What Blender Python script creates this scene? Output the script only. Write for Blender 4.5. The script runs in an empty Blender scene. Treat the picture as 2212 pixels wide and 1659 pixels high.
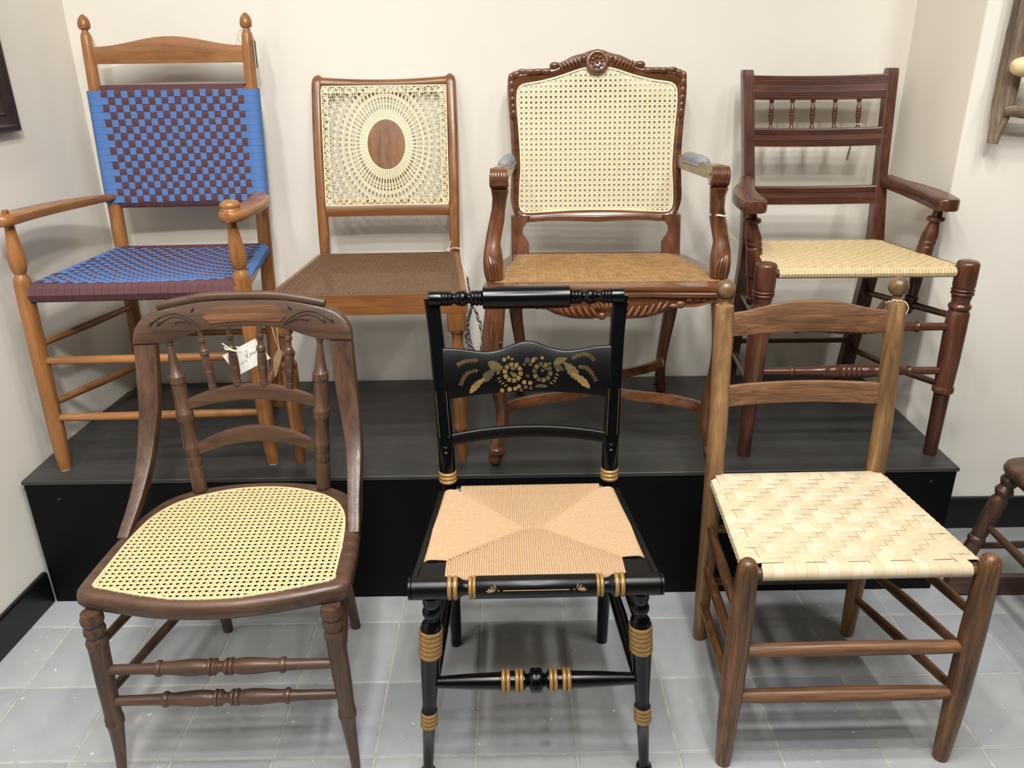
import bpy, math, random
from math import sin, cos, pi, radians, sqrt, atan2
from mathutils import Vector as V, Matrix, noise as mnoise
random.seed(7)
S = bpy.context.scene
COL = S.collection

# ------------------------------------------------------------------ camera, world, lights, exposure
cam_d = bpy.data.cameras.new('camera'); cam = bpy.data.objects.new('camera', cam_d); COL.objects.link(cam)
cam_d.sensor_width = 36.0; cam_d.sensor_fit = 'HORIZONTAL'; cam_d.lens = 1704.86 / 2212 * 36; cam_d.clip_start = .02
_p, _y, _r = radians(22.63884), radians(.13987), radians(-.77688)
_f = V((sin(_y)*cos(_p), cos(_y)*cos(_p), -sin(_p))); _rt = V((cos(_y), -sin(_y), 0)); _up = _rt.cross(_f)
_rt2 = cos(_r)*_rt + sin(_r)*_up; _up2 = -sin(_r)*_rt + cos(_r)*_up
_m = Matrix((( _rt2.x, _up2.x, -_f.x, 0), (_rt2.y, _up2.y, -_f.y, 0), (_rt2.z, _up2.z, -_f.z, 1.4017), (0, 0, 0, 1)))
cam.matrix_world = _m
S.camera = cam
S.view_settings.view_transform = 'Standard'; S.view_settings.look = 'None'
S.view_settings.exposure = 0.0; S.view_settings.gamma = 1.0; S.view_settings.use_curve_mapping = False
S.cycles.use_denoising = True
S.cycles.max_bounces = 8; S.cycles.diffuse_bounces = 4; S.cycles.glossy_bounces = 3; S.cycles.sample_clamp_indirect = 6

w = bpy.data.worlds.new('gallery_light'); S.world = w; w.use_nodes = True
w.node_tree.nodes['Background'].inputs[0].default_value = (.92, .96, 1, 1)
w.node_tree.nodes['Background'].inputs[1].default_value = .03

def lamp(x, y, z, power, size, target, col=(1, .93, .83), spread=pi*.75):
    d = bpy.data.lights.new('ceiling_lamp', 'AREA'); d.shape = 'DISK'; d.size = size; d.energy = power; d.color = col; d.spread = spread
    o = bpy.data.objects.new('ceiling_lamp', d); COL.objects.link(o); o.location = (x, y, z)
    o.rotation_euler = (V(target) - V((x, y, z))).to_track_quat('-Z', 'Y').to_euler()
for ly, lp, lc in ((1.02, 13.0, (1, .975, .945)), (.62, 13.0, (1, .98, .955)), (.20, 10., (1, .985, .97)), (-.25, 6., (.98, .985, 1))):
    for lx, lk in ((-.95, .75), (-.18, 1.1), (.45, 1.1), (1.45, .75)):
        lamp(lx, ly, 2.95, lp*lk*.40, .16, (lx*1.15, 1.45, 0), lc, pi*.66)

lamp(.1, -.5, 2.9, 14., .16, (-1.38, 1.35, 1.25), (1, .975, .93), pi*.5)  # added fill spot, out of view, put in to brighten the left wall
lamp(.9, -.2, 2.9, 4.5, .16, (2.1, 2.1, .8), (1, .975, .93), pi*.45)  # added fill spot, out of view, put in to brighten the right wall

# ------------------------------------------------------------------ materials
def lin(c):
    return tuple(((v/255)/12.92 if v/255 <= .04045 else ((v/255+.055)/1.055)**2.4) for v in c) + (1,)
def nodes(name):
    m = bpy.data.materials.new(name); m.use_nodes = True
    nt = m.node_tree; b = nt.nodes['Principled BSDF']
    return m, nt, b
def N(nt, t, **kw):
    n = nt.nodes.new(t)
    for k, v in kw.items():
        if k in n.inputs: n.inputs[k].default_value = v
        else: setattr(n, k, v)
    return n
def mixc(nt, fac, a, b, mode='MIX'):
    n = nt.nodes.new('ShaderNodeMix'); n.data_type = 'RGBA'; n.blend_type = mode
    for s, v in ((0, fac), (6, a), (7, b)):
        if hasattr(v, 'is_output') or hasattr(v, 'links'): nt.links.new(v, n.inputs[s])
        else: n.inputs[s].default_value = v
    return n.outputs[2]
def ramp(nt, src, lo, hi, c0=(0, 0, 0, 1), c1=(1, 1, 1, 1)):
    n = nt.nodes.new('ShaderNodeValToRGB'); n.color_ramp.elements[0].position = lo; n.color_ramp.elements[1].position = hi
    n.color_ramp.elements[0].color = c0; n.color_ramp.elements[1].color = c1
    nt.links.new(src, n.inputs[0]); return n.outputs[0]
def coords(nt, scale, rand=True):
    tc = nt.nodes.new('ShaderNodeTexCoord'); mp = nt.nodes.new('ShaderNodeMapping'); mp.inputs['Scale'].default_value = scale
    nt.links.new(tc.outputs['Object'], mp.inputs['Vector'])
    if rand:
        oi = nt.nodes.new('ShaderNodeObjectInfo'); mul = nt.nodes.new('ShaderNodeMath'); mul.operation = 'MULTIPLY'; mul.inputs[1].default_value = 37
        nt.links.new(oi.outputs['Random'], mul.inputs[0]); nt.links.new(mul.outputs[0], mp.inputs['Location'])
    return mp.outputs['Vector']
def bump(nt, b, src, strength, dist=.001):
    n = N(nt, 'ShaderNodeBump', Strength=strength, Distance=dist); nt.links.new(src, n.inputs['Height']); nt.links.new(n.outputs[0], b.inputs['Normal'])

_woods = {}
def wood(name, dark, light, axis, rough=.38, coat=0., lines=.5, blotch=.4, cross=55, ringy=0.):
    key = name + '_' + axis
    if key in _woods: return _woods[key]
    m, nt, b = nodes(key)
    i = 'xyz'.index(axis); sc = [cross]*3; sc[i] = 3.5
    n1 = N(nt, 'ShaderNodeTexNoise', Scale=1., Detail=5., Roughness=.6, Distortion=.5); nt.links.new(coords(nt, sc), n1.inputs['Vector'])
    base = ramp(nt, n1.outputs[0], .3, .72, lin(dark), lin(light))
    sf = [cross*4.5]*3; sf[i] = 9
    n2 = N(nt, 'ShaderNodeTexNoise', Scale=1., Detail=3., Roughness=.55); nt.links.new(coords(nt, sf), n2.inputs['Vector'])
    ln = ramp(nt, n2.outputs[0], .32, .62, (1-lines, 1-lines, 1-lines, 1))
    c = mixc(nt, 1., base, ln, 'MULTIPLY')
    sb = [9]*3; sb[i] = 5
    n3 = N(nt, 'ShaderNodeTexNoise', Scale=1., Detail=4., Roughness=.65); nt.links.new(coords(nt, sb), n3.inputs['Vector'])
    bl = ramp(nt, n3.outputs[0], .34, .6, (1-blotch, 1-blotch, 1-blotch, 1))
    c = mixc(nt, 1., c, bl, 'MULTIPLY')
    nt.links.new(c, b.inputs['Base Color'])
    rr = ramp(nt, n2.outputs[0], .3, .7, (rough+.12,)*3+(1,), (max(.05, rough-.06),)*3+(1,)); nt.links.new(rr, b.inputs['Roughness'])
    b.inputs['Coat Weight'].default_value = coat; b.inputs['Coat Roughness'].default_value = .18
    bump(nt, b, n2.outputs[0], .12, .0008)
    _woods[key] = m; return m
def plain(name, c, rough=.5, var=.12, scale=40., metal=0., coat=0., fib=None, bmp=0., spec=.5):
    m, nt, b = nodes(name)
    n1 = N(nt, 'ShaderNodeTexNoise', Scale=1., Detail=4., Roughness=.6); nt.links.new(coords(nt, fib or (scale,)*3), n1.inputs['Vector'])
    k = ramp(nt, n1.outputs[0], .3, .7, (1-var,)*3+(1,), (1, 1, 1, 1))
    nt.links.new(mixc(nt, 1., lin(c), k, 'MULTIPLY'), b.inputs['Base Color'])
    b.inputs['Roughness'].default_value = rough; b.inputs['Metallic'].default_value = metal
    b.inputs['Coat Weight'].default_value = coat; b.inputs['Coat Roughness'].default_value = .15
    b.inputs['Specular IOR Level'].default_value = spec
    if bmp: bump(nt, b, n1.outputs[0], bmp, .001)
    return m

def wall_mat():
    m, nt, b = nodes('painted_plaster')
    n = N(nt, 'ShaderNodeTexNoise', Scale=1., Detail=6., Roughness=.65); nt.links.new(coords(nt, (2.2,)*3, False), n.inputs['Vector'])
    n2 = N(nt, 'ShaderNodeTexNoise', Scale=1., Detail=3.); nt.links.new(coords(nt, (260,)*3, False), n2.inputs['Vector'])
    nt.links.new(ramp(nt, n.outputs[0], .3, .7, lin((230, 224, 212)), lin((235, 230, 219))), b.inputs['Base Color'])
    b.inputs['Roughness'].default_value = .62; bump(nt, b, n2.outputs[0], .12, .0006); return m
WALL = wall_mat()
CEIL = plain('ceiling_paint', (238, 236, 230), .8, .03, 5)
BASEB = plain('black_gloss_paint', (13, 13, 14), .32, .3, 30, bmp=.05)

def tile_mat():
    m, nt, b = nodes('slate_tile')
    oi = nt.nodes.new('ShaderNodeObjectInfo')
    n = N(nt, 'ShaderNodeTexNoise', Scale=1., Detail=7., Roughness=.6, Distortion=.4); nt.links.new(coords(nt, (7, 9, 7)), n.inputs['Vector'])
    a = ramp(nt, n.outputs[0], .3, .7, lin((156, 160, 163)), lin((170, 173, 174)))
    c2 = ramp(nt, oi.outputs['Random'], 0, 1, (.9, .9, .92, 1), (1.04, 1.03, 1.0, 1))
    a = mixc(nt, 1., a, c2, 'MULTIPLY')
    f = N(nt, 'ShaderNodeTexNoise', Scale=1., Detail=3., Roughness=.5); nt.links.new(coords(nt, (75, 60, 75)), f.inputs['Vector'])
    pm = ramp(nt, f.outputs[0], .715, .745)
    a = mixc(nt, pm, a, lin((222, 222, 220)))
    f2 = N(nt, 'ShaderNodeTexNoise', Scale=1., Detail=5., Roughness=.7, Distortion=1.2); nt.links.new(coords(nt, (16, 30, 16)), f2.inputs['Vector'])
    a = mixc(nt, ramp(nt, f2.outputs[0], .6, .78, (0, 0, 0, 1), (.32, .32, .32, 1)), a, lin((200, 200, 198)))
    nt.links.new(a, b.inputs['Base Color']); b.inputs['Roughness'].default_value = .42
    bump(nt, b, n.outputs[0], .25, .002); return m
TILE = tile_mat()
GROUT = plain('grout', (186, 184, 176), .85, .3, 60, bmp=.3)

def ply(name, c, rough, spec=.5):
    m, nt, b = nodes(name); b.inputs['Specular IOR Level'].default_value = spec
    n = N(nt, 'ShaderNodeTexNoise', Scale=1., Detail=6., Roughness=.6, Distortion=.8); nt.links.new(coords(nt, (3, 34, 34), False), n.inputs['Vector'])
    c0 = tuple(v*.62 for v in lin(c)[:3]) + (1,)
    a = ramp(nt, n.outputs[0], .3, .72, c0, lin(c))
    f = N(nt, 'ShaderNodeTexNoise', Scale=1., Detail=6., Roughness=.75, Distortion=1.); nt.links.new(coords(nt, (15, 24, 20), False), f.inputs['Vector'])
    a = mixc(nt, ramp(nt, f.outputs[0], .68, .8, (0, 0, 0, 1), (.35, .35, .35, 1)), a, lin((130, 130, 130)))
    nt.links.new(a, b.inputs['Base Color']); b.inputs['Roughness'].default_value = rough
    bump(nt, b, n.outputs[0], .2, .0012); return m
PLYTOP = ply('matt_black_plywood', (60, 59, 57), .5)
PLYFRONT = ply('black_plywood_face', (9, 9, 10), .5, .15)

# maple (A), beech (B), walnut (C), mahogany (D), dark walnut (E), oak/hickory (G)
def WA(ax): return wood('maple', (134, 84, 42), (176, 121, 68), ax, .36, .15, .16, .25)
def WB(ax): return wood('polished_beech', (112, 68, 34), (156, 102, 54), ax, .28, .3, .2, .3)
def WC(ax): return wood('carved_walnut', (82, 47, 29), (136, 84, 50), ax, .24, .5, .3, .45)
def WD(ax): return wood('mahogany', (68, 36, 24), (112, 66, 44), ax, .3, .3, .3, .35)
def WE(ax): return wood('dark_walnut', (62, 42, 32), (104, 74, 54), ax, .42, .15, .3, .3)
def WG(ax): return wood('worn_hickory', (118, 84, 52), (178, 138, 90), ax, .45, .05, .35, .4)
def WGf(ax): return wood('brown_hickory', (80, 52, 30), (146, 100, 60), ax, .36, .15, .55, .45)
def WGs(ax): return wood('grainy_oak', (104, 70, 46), (152, 108, 72), ax, .45, .05, .6, .2, 70)
MEDAL = wood('burl_veneer', (94, 60, 38), (138, 94, 62), 'x', .4, .1, .5, .3)
BLACK = plain('black_lacquer', (7, 7, 8), .22, .35, 18, coat=.1, spec=.3)
BLACKD = plain('worn_black_lacquer', (10, 10, 10), .3, .4, 25, bmp=.05, spec=.35)
GOLD = plain('gold_paint', (170, 132, 78), .34, .3, 120, metal=.3)
GOLDD = plain('aged_gold_paint', (138, 110, 62), .45, .45, 60, metal=.3)
GOLDO = plain('olive_gold_paint', (72, 62, 38), .5, .5, 60, metal=.25)
BLUE = plain('blue_cotton_tape', (88, 124, 182), .8, .16, 900, fib=(500, 500, 500), bmp=.3, spec=.2)
MAROON = plain('maroon_cotton_tape', (94, 64, 68), .8, .2, 900, fib=(500, 500, 500), bmp=.3, spec=.2)
CANE = plain('natural_cane', (218, 200, 152), .42, .14, 90)
CANEC = plain('glossy_cane', (234, 222, 182), .4, .12, 90)
CANEW = plain('pale_cane', (238, 224, 184), .42, .1, 90)
CANEBR = plain('brown_cane', (116, 88, 64), .5, .3, 60)
CANETAN = plain('tan_cane', (190, 150, 100), .42, .4, 45)
SPLINT = plain('ash_splint', (218, 202, 172), .5, .16, 60, fib=(40, 40, 40), spec=.3)
SPLINT2 = plain('darker_ash_splint', (209, 191, 158), .5, .16, 60, fib=(40, 40, 40), spec=.3)  # slightly darker splint tone, mixed in at random
REED = plain('flat_reed', (222, 198, 152), .45, .3, 90)
RUSH = plain('paper_rush', (192, 160, 124), .6, .16, 150)
PAPER = plain('white_card', (238, 236, 230), .7, .03, 30)
KRAFT = plain('kraft_card', (176, 146, 118), .75, .08, 60)
KRAFTG = plain('grey_brown_card', (150, 134, 118), .75, .08, 60)
TWINE = plain('cream_twine', (218, 200, 168), .8, .25, 300)
WHITESTR = plain('white_string', (236, 232, 222), .7, .1, 300)
INK = plain('black_ink', (34, 32, 34), .6, .1, 30)
NET = plain('black_net_cord', (28, 27, 27), .7, .2, 200)
GREYF = plain('grey_felt', (150, 153, 155), .95, .35, 260, bmp=.6, spec=.1)
GLIDE = plain('white_plastic_glide', (200, 196, 188), .5, .05, 30)
DRIFT = wood('weathered_driftwood', (108, 90, 76), (172, 150, 128), 'z', .75, 0, .5, .4, 45)
DRIFTX = wood('weathered_driftwood', (108, 90, 76), (172, 150, 128), 'x', .75, 0, .5, .4, 45)
BONE = plain('cream_horn', (236, 214, 164), .35, .15, 20)
PFRAME = wood('black_brown_frame', (28, 20, 17), (58, 40, 32), 'y', .35, .2, .3, .3)
PRINT = plain('print_paper', (214, 206, 190), .7, .1, 8)
STEEL = plain('dull_steel', (90, 90, 92), .45, .2, 60, metal=.8)

# ------------------------------------------------------------------ mesh helpers
class M:
    def __init__(s): s.v = []; s.f = []
    def add(s, vs, fs):
        o = len(s.v); s.v += [tuple(p) for p in vs]; s.f += [tuple(i+o for i in f) for f in fs]; return s
    def loft(s, rings, closed=False, caps=True):
        n = len(rings[0]); vs = [p for r in rings for p in r]; fs = []; k = len(rings)
        for i in range(k if closed else k-1):
            a = i*n; b = ((i+1) % k)*n
            for j in range(n): fs.append((a+j, a+(j+1) % n, b+(j+1) % n, b+j))
        if caps and not closed: fs += [tuple(range(n))[::-1], tuple(range((k-1)*n, k*n))]
        return s.add(vs, fs)
    def box(s, a, b):
        x0, y0, z0 = a; x1, y1, z1 = b
        return s.loft([[(x0, y0, z), (x1, y0, z), (x1, y1, z), (x0, y1, z)] for z in (z0, z1)])
    def lathe(s, p0, p1, prof, n=18):
        p0, p1 = V(p0), V(p1); ax = p1-p0; L = ax.length; ax.normalize()
        u = ax.orthogonal().normalized(); w_ = ax.cross(u)
        return s.loft([[p0 + ax*(t*L) + (u*cos(2*pi*j/n) + w_*sin(2*pi*j/n))*r for j in range(n)] for t, r in prof])
    def lathez(s, x, y, prof, n=18, fn=None):
        """profile as (z, radius); fn(z) gives the axis point"""
        rings = []
        for z, r in prof:
            cx, cy = (x, y) if fn is None else fn(z)
            rings.append([(cx + r*cos(2*pi*j/n), cy + r*sin(2*pi*j/n), z) for j in range(n)])
        return s.loft(rings)
    def tube(s, pts, r, n=8, closed=False, sub=0, flat=1.):
        pts = [V(p) for p in pts]; rs = r if isinstance(r, (list, tuple)) else [r]*len(pts)
        if sub: pts, rs = smooth(pts, list(rs), sub, closed)
        k = len(pts); rings = []; u = None
        for i in range(k):
            a = pts[(i-1) % k] if closed or i else pts[0]; b = pts[(i+1) % k] if closed or i < k-1 else pts[-1]
            t = (b-a).normalized()
            if u is None: u = (V((0, 0, 1)) if abs(t.z) < .9 else V((0, 1, 0)))
            u = (u - t*u.dot(t)).normalized(); w_ = t.cross(u)
            rings.append([pts[i] + (u*cos(2*pi*j/n)*flat + w_*sin(2*pi*j/n))*rs[i] for j in range(n)])
        return s.loft(rings, closed)
    def sup(s, secs, n=20, cap=True):
        """sections (x,y,z,w,d,exp[,phi]) in horizontal planes: rounded blocks and ovals"""
        rings = []
        for q in secs:
            x, y, z, w_, d, e = q[:6]; ph = q[6] if len(q) > 6 else 0
            ring = []
            for j in range(n):
                a = 2*pi*(j+.5)/n; c, s_ = cos(a), sin(a)
                px = abs(c)**(2/e)*(1 if c >= 0 else -1)*w_/2; py = abs(s_)**(2/e)*(1 if s_ >= 0 else -1)*d/2
                ring.append((x + px*cos(ph)-py*sin(ph), y + px*sin(ph)+py*cos(ph), z))
            rings.append(ring)
        return s.loft(rings, caps=cap)
    def slat(s, xs, top, bot, yf, t, r=.003, reeds=None):
        """board running in x: top(x), bot(x) heights, yf(x,z) front face, thickness t; reeds = fractions of grooves"""
        rings = []
        for x in xs:
            zt, zb = top(x), bot(x); h = zt-zb; rr = min(r, h*.3, t*.45)
            prof = [(zb, rr), (zb+rr*.3, rr*.3), (zb+rr, 0)]
            if reeds:
                for g in reeds:
                    zc = zb+h*g; prof += [(zc-.0016, 0), (zc-.0008, .0022), (zc+.0008, .0022), (zc+.0016, 0)]
            prof += [(zt-rr, 0), (zt-rr*.3, rr*.3), (zt, rr), (zt, t-rr), (zt-rr, t), (zb+rr, t), (zb, t-rr)]
            rings.append([(x, yf(x, z)+dy, z) for z, dy in prof])
        return s.loft(rings)
    def ribbon(s, pts, wv, t):
        """flat band; pts centre line, wv half-width vectors, t thickness"""
        pts = [V(p) for p in pts]; k = len(pts); rings = []
        wv = wv if isinstance(wv, list) else [V(wv)]*k
        for i in range(k):
            tg = (pts[min(i+1, k-1)]-pts[max(i-1, 0)]).normalized(); nn = V(wv[i]).cross(tg).normalized()*(t/2); h = V(wv[i])
            rings.append([pts[i]-h-nn, pts[i]+h-nn, pts[i]+h+nn, pts[i]-h+nn])
        return s.loft(rings)
    def ball(s, c, rx, ry=None, rz=None, n=14, m=8, rot=None):
        ry = ry or rx; rz = rz or rx; rings = []
        for i in range(m+1):
            a = -pi/2 + pi*i/m; a = max(min(a, pi/2-.02), -pi/2+.02)
            ring = []
            for j in range(n):
                p = V((rx*cos(a)*cos(2*pi*j/n), ry*cos(a)*sin(2*pi*j/n), rz*sin(a)))
                if rot: p = rot @ p
                ring.append(V(c)+p)
            rings.append(ring)
        return s.loft(rings)
    def plate(s, out, fn, t, hole=None):
        """flat outline (u,v) -> fn(u,v,h) with thickness t"""
        n = len(out); a = [fn(u, v, 0) for u, v in out]; b = [fn(u, v, t) for u, v in out]
        return s.add(a+b, [tuple(range(n)), tuple(range(2*n-1, n-1, -1))] + [(j, (j+1) % n, n+(j+1) % n, n+j)[::-1] for j in range(n)])
    def build(s, name, mat, parent=None, kind=None, label=None, ang=38, flat=False):
        me = bpy.data.meshes.new(name); me.from_pydata([tuple(p) for p in s.v], [], s.f); me.update()
        import bmesh
        bm = bmesh.new(); bm.from_mesh(me); bmesh.ops.recalc_face_normals(bm, faces=bm.faces); bm.to_mesh(me); bm.free()
        if not flat:
            me.polygons.foreach_set('use_smooth', [True]*len(me.polygons)); me.set_sharp_from_angle(angle=radians(ang))
        o = bpy.data.objects.new(name, me); COL.objects.link(o); me.materials.append(mat)
        if parent is not None: o.parent = parent
        if kind: o['kind'] = kind
        if label: o['label'] = label
        return o

def smooth(pts, rs, sub, closed=False):
    k = len(pts); P = []; R = []
    for i in range(k if closed else k-1):
        g = lambda q: (q % k) if closed else min(max(q, 0), k-1)
        a, b, c, d = (V(pts[g(i+o)]) for o in (-1, 0, 1, 2)); ra, rb = rs[i], rs[g(i+1)]
        for j in range(sub):
            t = j/sub
            P.append(.5*((2*b)+(c-a)*t+(2*a-5*b+4*c-d)*t*t+(3*b-a-3*c+d)*t**3)); R.append(ra+(rb-ra)*t)
    if not closed: P.append(V(pts[-1])); R.append(rs[-1])
    return P, R
def interp(x, xs, ys):
    if x <= xs[0]: return ys[0]
    for i in range(1, len(xs)):
        if x <= xs[i]: return ys[i-1]+(ys[i]-ys[i-1])*(x-xs[i-1])/(xs[i]-xs[i-1])
    return ys[-1]
def sinterp(x, xs, ys):
    if x <= xs[0]: return ys[0]
    for i in range(1, len(xs)):
        if x <= xs[i]:
            t = (x-xs[i-1])/(xs[i]-xs[i-1]); t = t*t*(3-2*t); return ys[i-1]+(ys[i]-ys[i-1])*t
    return ys[-1]
def lins(a, b, n): return [a+(b-a)*i/(n-1) for i in range(n)]
def mirror(h): return [(-u, v) for u, v in h[::-1] if u > 1e-6] + list(h)
def beads(*items):
    """profile builder: items (z0, z1, r_edge, r_mid) half round bead"""
    out = []
    for z0, z1, re_, rm in items:
        for i in range(7):
            t = i/6; out.append((z0+(z1-z0)*t, re_+(rm-re_)*sqrt(max(0, 1-(2*t-1)**2))))
    return out
def thing(name, label, cat, loc, deg=0., group=None):
    o = bpy.data.objects.new(name, None); COL.objects.link(o); o.location = loc; o.rotation_euler = (0, 0, radians(deg))
    o.empty_display_size = .05; o['label'] = label; o['category'] = cat
    if group: o['group'] = group
    return o
def at(o, x, y, z): return o.matrix_basis @ V((x, y, z))

def clip(poly, p, d):
    ts = []; n = len(poly)
    for i in range(n):
        a = poly[i]; b = poly[(i+1) % n]; ex, ey = b[0]-a[0], b[1]-a[1]
        den = d[0]*ey-d[1]*ex
        if abs(den) < 1e-12: continue
        t = ((a[0]-p[0])*ey-(a[1]-p[1])*ex)/den; s_ = ((a[0]-p[0])*d[1]-(a[1]-p[1])*d[0])/den
        if 0 <= s_ < 1: ts.append(t)
    ts.sort(); return [(ts[i], ts[i+1]) for i in range(0, len(ts)-1, 2)]
def strand(m, p, q, w_, h0, t, fn):
    dx, dy = q[0]-p[0], q[1]-p[1]; L = sqrt(dx*dx+dy*dy)
    if L < .002: return
    nx, ny = -dy/L*w_/2, dx/L*w_/2
    c = [(p[0]+nx, p[1]+ny), (q[0]+nx, q[1]+ny), (q[0]-nx, q[1]-ny), (p[0]-nx, p[1]-ny)]
    m.loft([[fn(u, v, h0) for u, v in c], [fn(u, v, h0+t) for u, v in c]])
def cane(poly, p, w_, fn, off=(0, 0), gap=.17, dw=None):
    """six-way caning clipped to a polygon: pairs both ways and single diagonals"""
    m = M(); us = [u for u, v in poly]; vs = [v for u, v in poly]; dw = dw or w_
    k0 = int(min(us)/p)-1; k1 = int(max(us)/p)+2
    for k in range(k0, k1):
        for s_ in (-1, 1):
            x = k*p+off[0]+s_*gap*p
            for a, b in clip(poly, (x, 0), (0, 1)): strand(m, (x, a), (x, b), w_, .0, .0007, fn)
    k0 = int(min(vs)/p)-1; k1 = int(max(vs)/p)+2
    for k in range(k0, k1):
        for s_ in (-1, 1):
            y = k*p+off[1]+s_*gap*p
            for a, b in clip(poly, (0, y), (1, 0)): strand(m, (a, y), (b, y), w_, .0006, .0007, fn)
    R = int((max(us)-min(us)+max(vs)-min(vs))/p)+60; r2 = 1/sqrt(2)
    for k in range(-R, R):
        for sg in (1, -1):
            c = (k+.5)*p + off[0] - sg*off[1]          # x - sg*y = c
            q = (c, 0); d = (sg*r2, r2)
            for a, b in clip(poly, q, d):
                strand(m, (q[0]+d[0]*a, d[1]*a), (q[0]+d[0]*b, d[1]*b), dw, .0012 if sg > 0 else .0017, .0007, fn)
    return m
def cat(h, sub=4):
    return [(max(0., p.x) if abs(p.x) < .004 else p.x, p.y) for p in smooth([V((a, b, 0)) for a, b in h], [0]*len(h), sub)[0]]
def offset_poly(poly, d):
    n = len(poly); cx = sum(u for u, v in poly)/n; cy = sum(v for u, v in poly)/n; out = []
    for i in range(n):
        a = V(poly[i-1]); b = V(poly[(i+1) % n]); t = (b-a).normalized(); nn = V((t.y, -t.x)); q = V(poly[i])
        if nn.dot(q-V((cx, cy))) < 0: nn = -nn
        out.append(tuple(q+nn*d))
    return out
def dense(poly, n):
    L = [0]; k = len(poly)
    for i in range(k): L.append(L[-1]+(V(poly[(i+1) % k])-V(poly[i])).length)
    out = []
    for j in range(n):
        s_ = L[-1]*j/n; i = max(q for q in range(k) if L[q] <= s_+1e-9); t = (s_-L[i])/max(1e-9, L[i+1]-L[i])
        out.append(tuple(V(poly[i])*(1-t)+V(poly[(i+1) % k])*t))
    return out
def round_poly(poly, it=2):
    for _ in range(it):
        q = []
        for i in range(len(poly)):
            a, b = V(poly[i]), V(poly[(i+1) % len(poly)]); q += [tuple(a*.75+b*.25), tuple(a*.25+b*.75)]
        poly = q
    return poly
def band(m, poly, w_, h0, t, fn):
    a = offset_poly(poly, w_/2); b = offset_poly(poly, -w_/2)
    m.loft([[fn(*a[i], h0), fn(*a[i], h0+t), fn(*b[i], h0+t), fn(*b[i], h0)] for i in range(len(poly))], closed=True)
def ringplate(m, outer, inner, n, top, bot, rnd=.006):
    """frame between two outlines (matched by length), rounded outer edge; top/bot heights"""
    rings = []
    for i in range(n):
        o = V(outer[i]); q = V(inner[i]); d = (o-q).normalized()
        r = rnd; pr = [(q, top), (o-d*r, top), (o-d*r*.3, top-r*.3), (o, top-r), (o, bot+r), (o-d*r*.3, bot+r*.3), (o-d*r, bot), (q, bot)]
        rings.append([(p.x, p.y, z) for p, z in pr])
    m.loft(rings, closed=True)
def ang_sample(poly, c, n):
    out = []
    for j in range(n):
        a = 2*pi*j/n; sg = [s for s in clip(poly, c, (cos(a), sin(a)))]
        t = max(max(s) for s in sg); out.append((c[0]+cos(a)*t, c[1]+sin(a)*t))
    return out

# ------------------------------------------------------------------ the setting
BY, LX = 2.51, -1.312
def wallpoly(name, pts, th, mat=WALL, z0=0., z1=3.0):
    m = M(); n = len(pts)
    q = [V(p) for p in pts]; back = []
    for i in range(n):
        a = q[max(i-1, 0)]; b = q[min(i+1, n-1)]; t = (b-a).normalized(); back.append(q[i]+V((-t.y, t.x))*th)
    rings = []
    for z in (z0, z1): rings.append([(p.x, p.y, z) for p in q] + [(p.x, p.y, z) for p in back[::-1]])
    m.loft(rings); o = m.build(name, mat, kind='structure', flat=True); return o
wl = wallpoly('wall_left', [(-1.511, -2.2), (-1.264, BY)], .12)
wb = wallpoly('wall_back', [(-1.264, BY), (1.188, BY)], .12)
m = M()
rp = [(1.188, BY), (1.1865, 2.146), (1.1885, 2.140), (1.193, 2.138), (3.4, 2.130), (3.4, 2.63), (1.188, 2.63)]
m.loft([[(x, y, z) for x, y in rp] for z in (0, 3.0)]); m.build('wall_right', WALL, kind='structure', ang=50)
M().box((-1.5, -2.2, 3.0), (3.4, 2.65, 3.08)).build('ceiling', CEIL, kind='structure', flat=True)
lwx = lambda y: -1.264-.05275*(BY-y)
bl = M(); bl.loft([[(lwx(y)-.001, y, 0), (lwx(y)+.013, y, 0), (lwx(y)+.013, y, .095), (lwx(y)+.009, y, .100), (lwx(y)-.001, y, .100)] for y in (-2.2, 1.822)])
bl.build('baseboard_left', BASEB, kind='structure')
br = M(); br.loft([[(x, 2.1375, 0), (x, 2.122, 0), (x, 2.122, .102), (x, 2.126, .107), (x, 2.1375, .107)] for x in (1.19, 3.4)])
br.build('baseboard_right', BASEB, kind='structure')

floor = M().box((-1.5, -2.2, -.05), (3.4, 2.3, -.0022)).build('floor', GROUT, kind='structure', flat=True)
TS = .22; gx0, gy0 = -.0864, 1.7123; g = .0028
tm = {}
def tile_mesh():
    m = M(); h = TS/2-g; r = .0022
    m.loft([[(sx*(h-i), sy*(h-i), z) for sx, sy in ((-1, -1), (1, -1), (1, 1), (-1, 1))] for i, z in ((0, -.004), (0, -r*.8), (r*.5, -r*.25), (r*1.4, 0))])
    return m
proto = None; rest = M()
for i in range(-7, 12):
    for j in range(-17, 3):
        x, y = gx0+(i+.5)*TS, gy0+(j+.5)*TS
        x0, x1 = x-TS/2+g, x+TS/2-g
        if x1 < -1.304 or (x0 > 1.6 and j < -2): pass
        near = j >= -4 and x < 1.75
        if near:
            if proto is None:
                proto = tile_mesh().build('tile', TILE, floor); t = proto
            else:
                t = proto.copy(); COL.objects.link(t)
            t.location = (x, y, random.uniform(-.0005, .0)); t.rotation_euler = (random.uniform(-.002, .002), random.uniform(-.002, .002), random.choice((0, pi/2, pi, -pi/2)))
        else:
            q = tile_mesh(); rest.add([(a+x, b+y, c) for a, b, c in q.v], q.f)
rest.build('tile_field', TILE, floor, kind='stuff')

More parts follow.
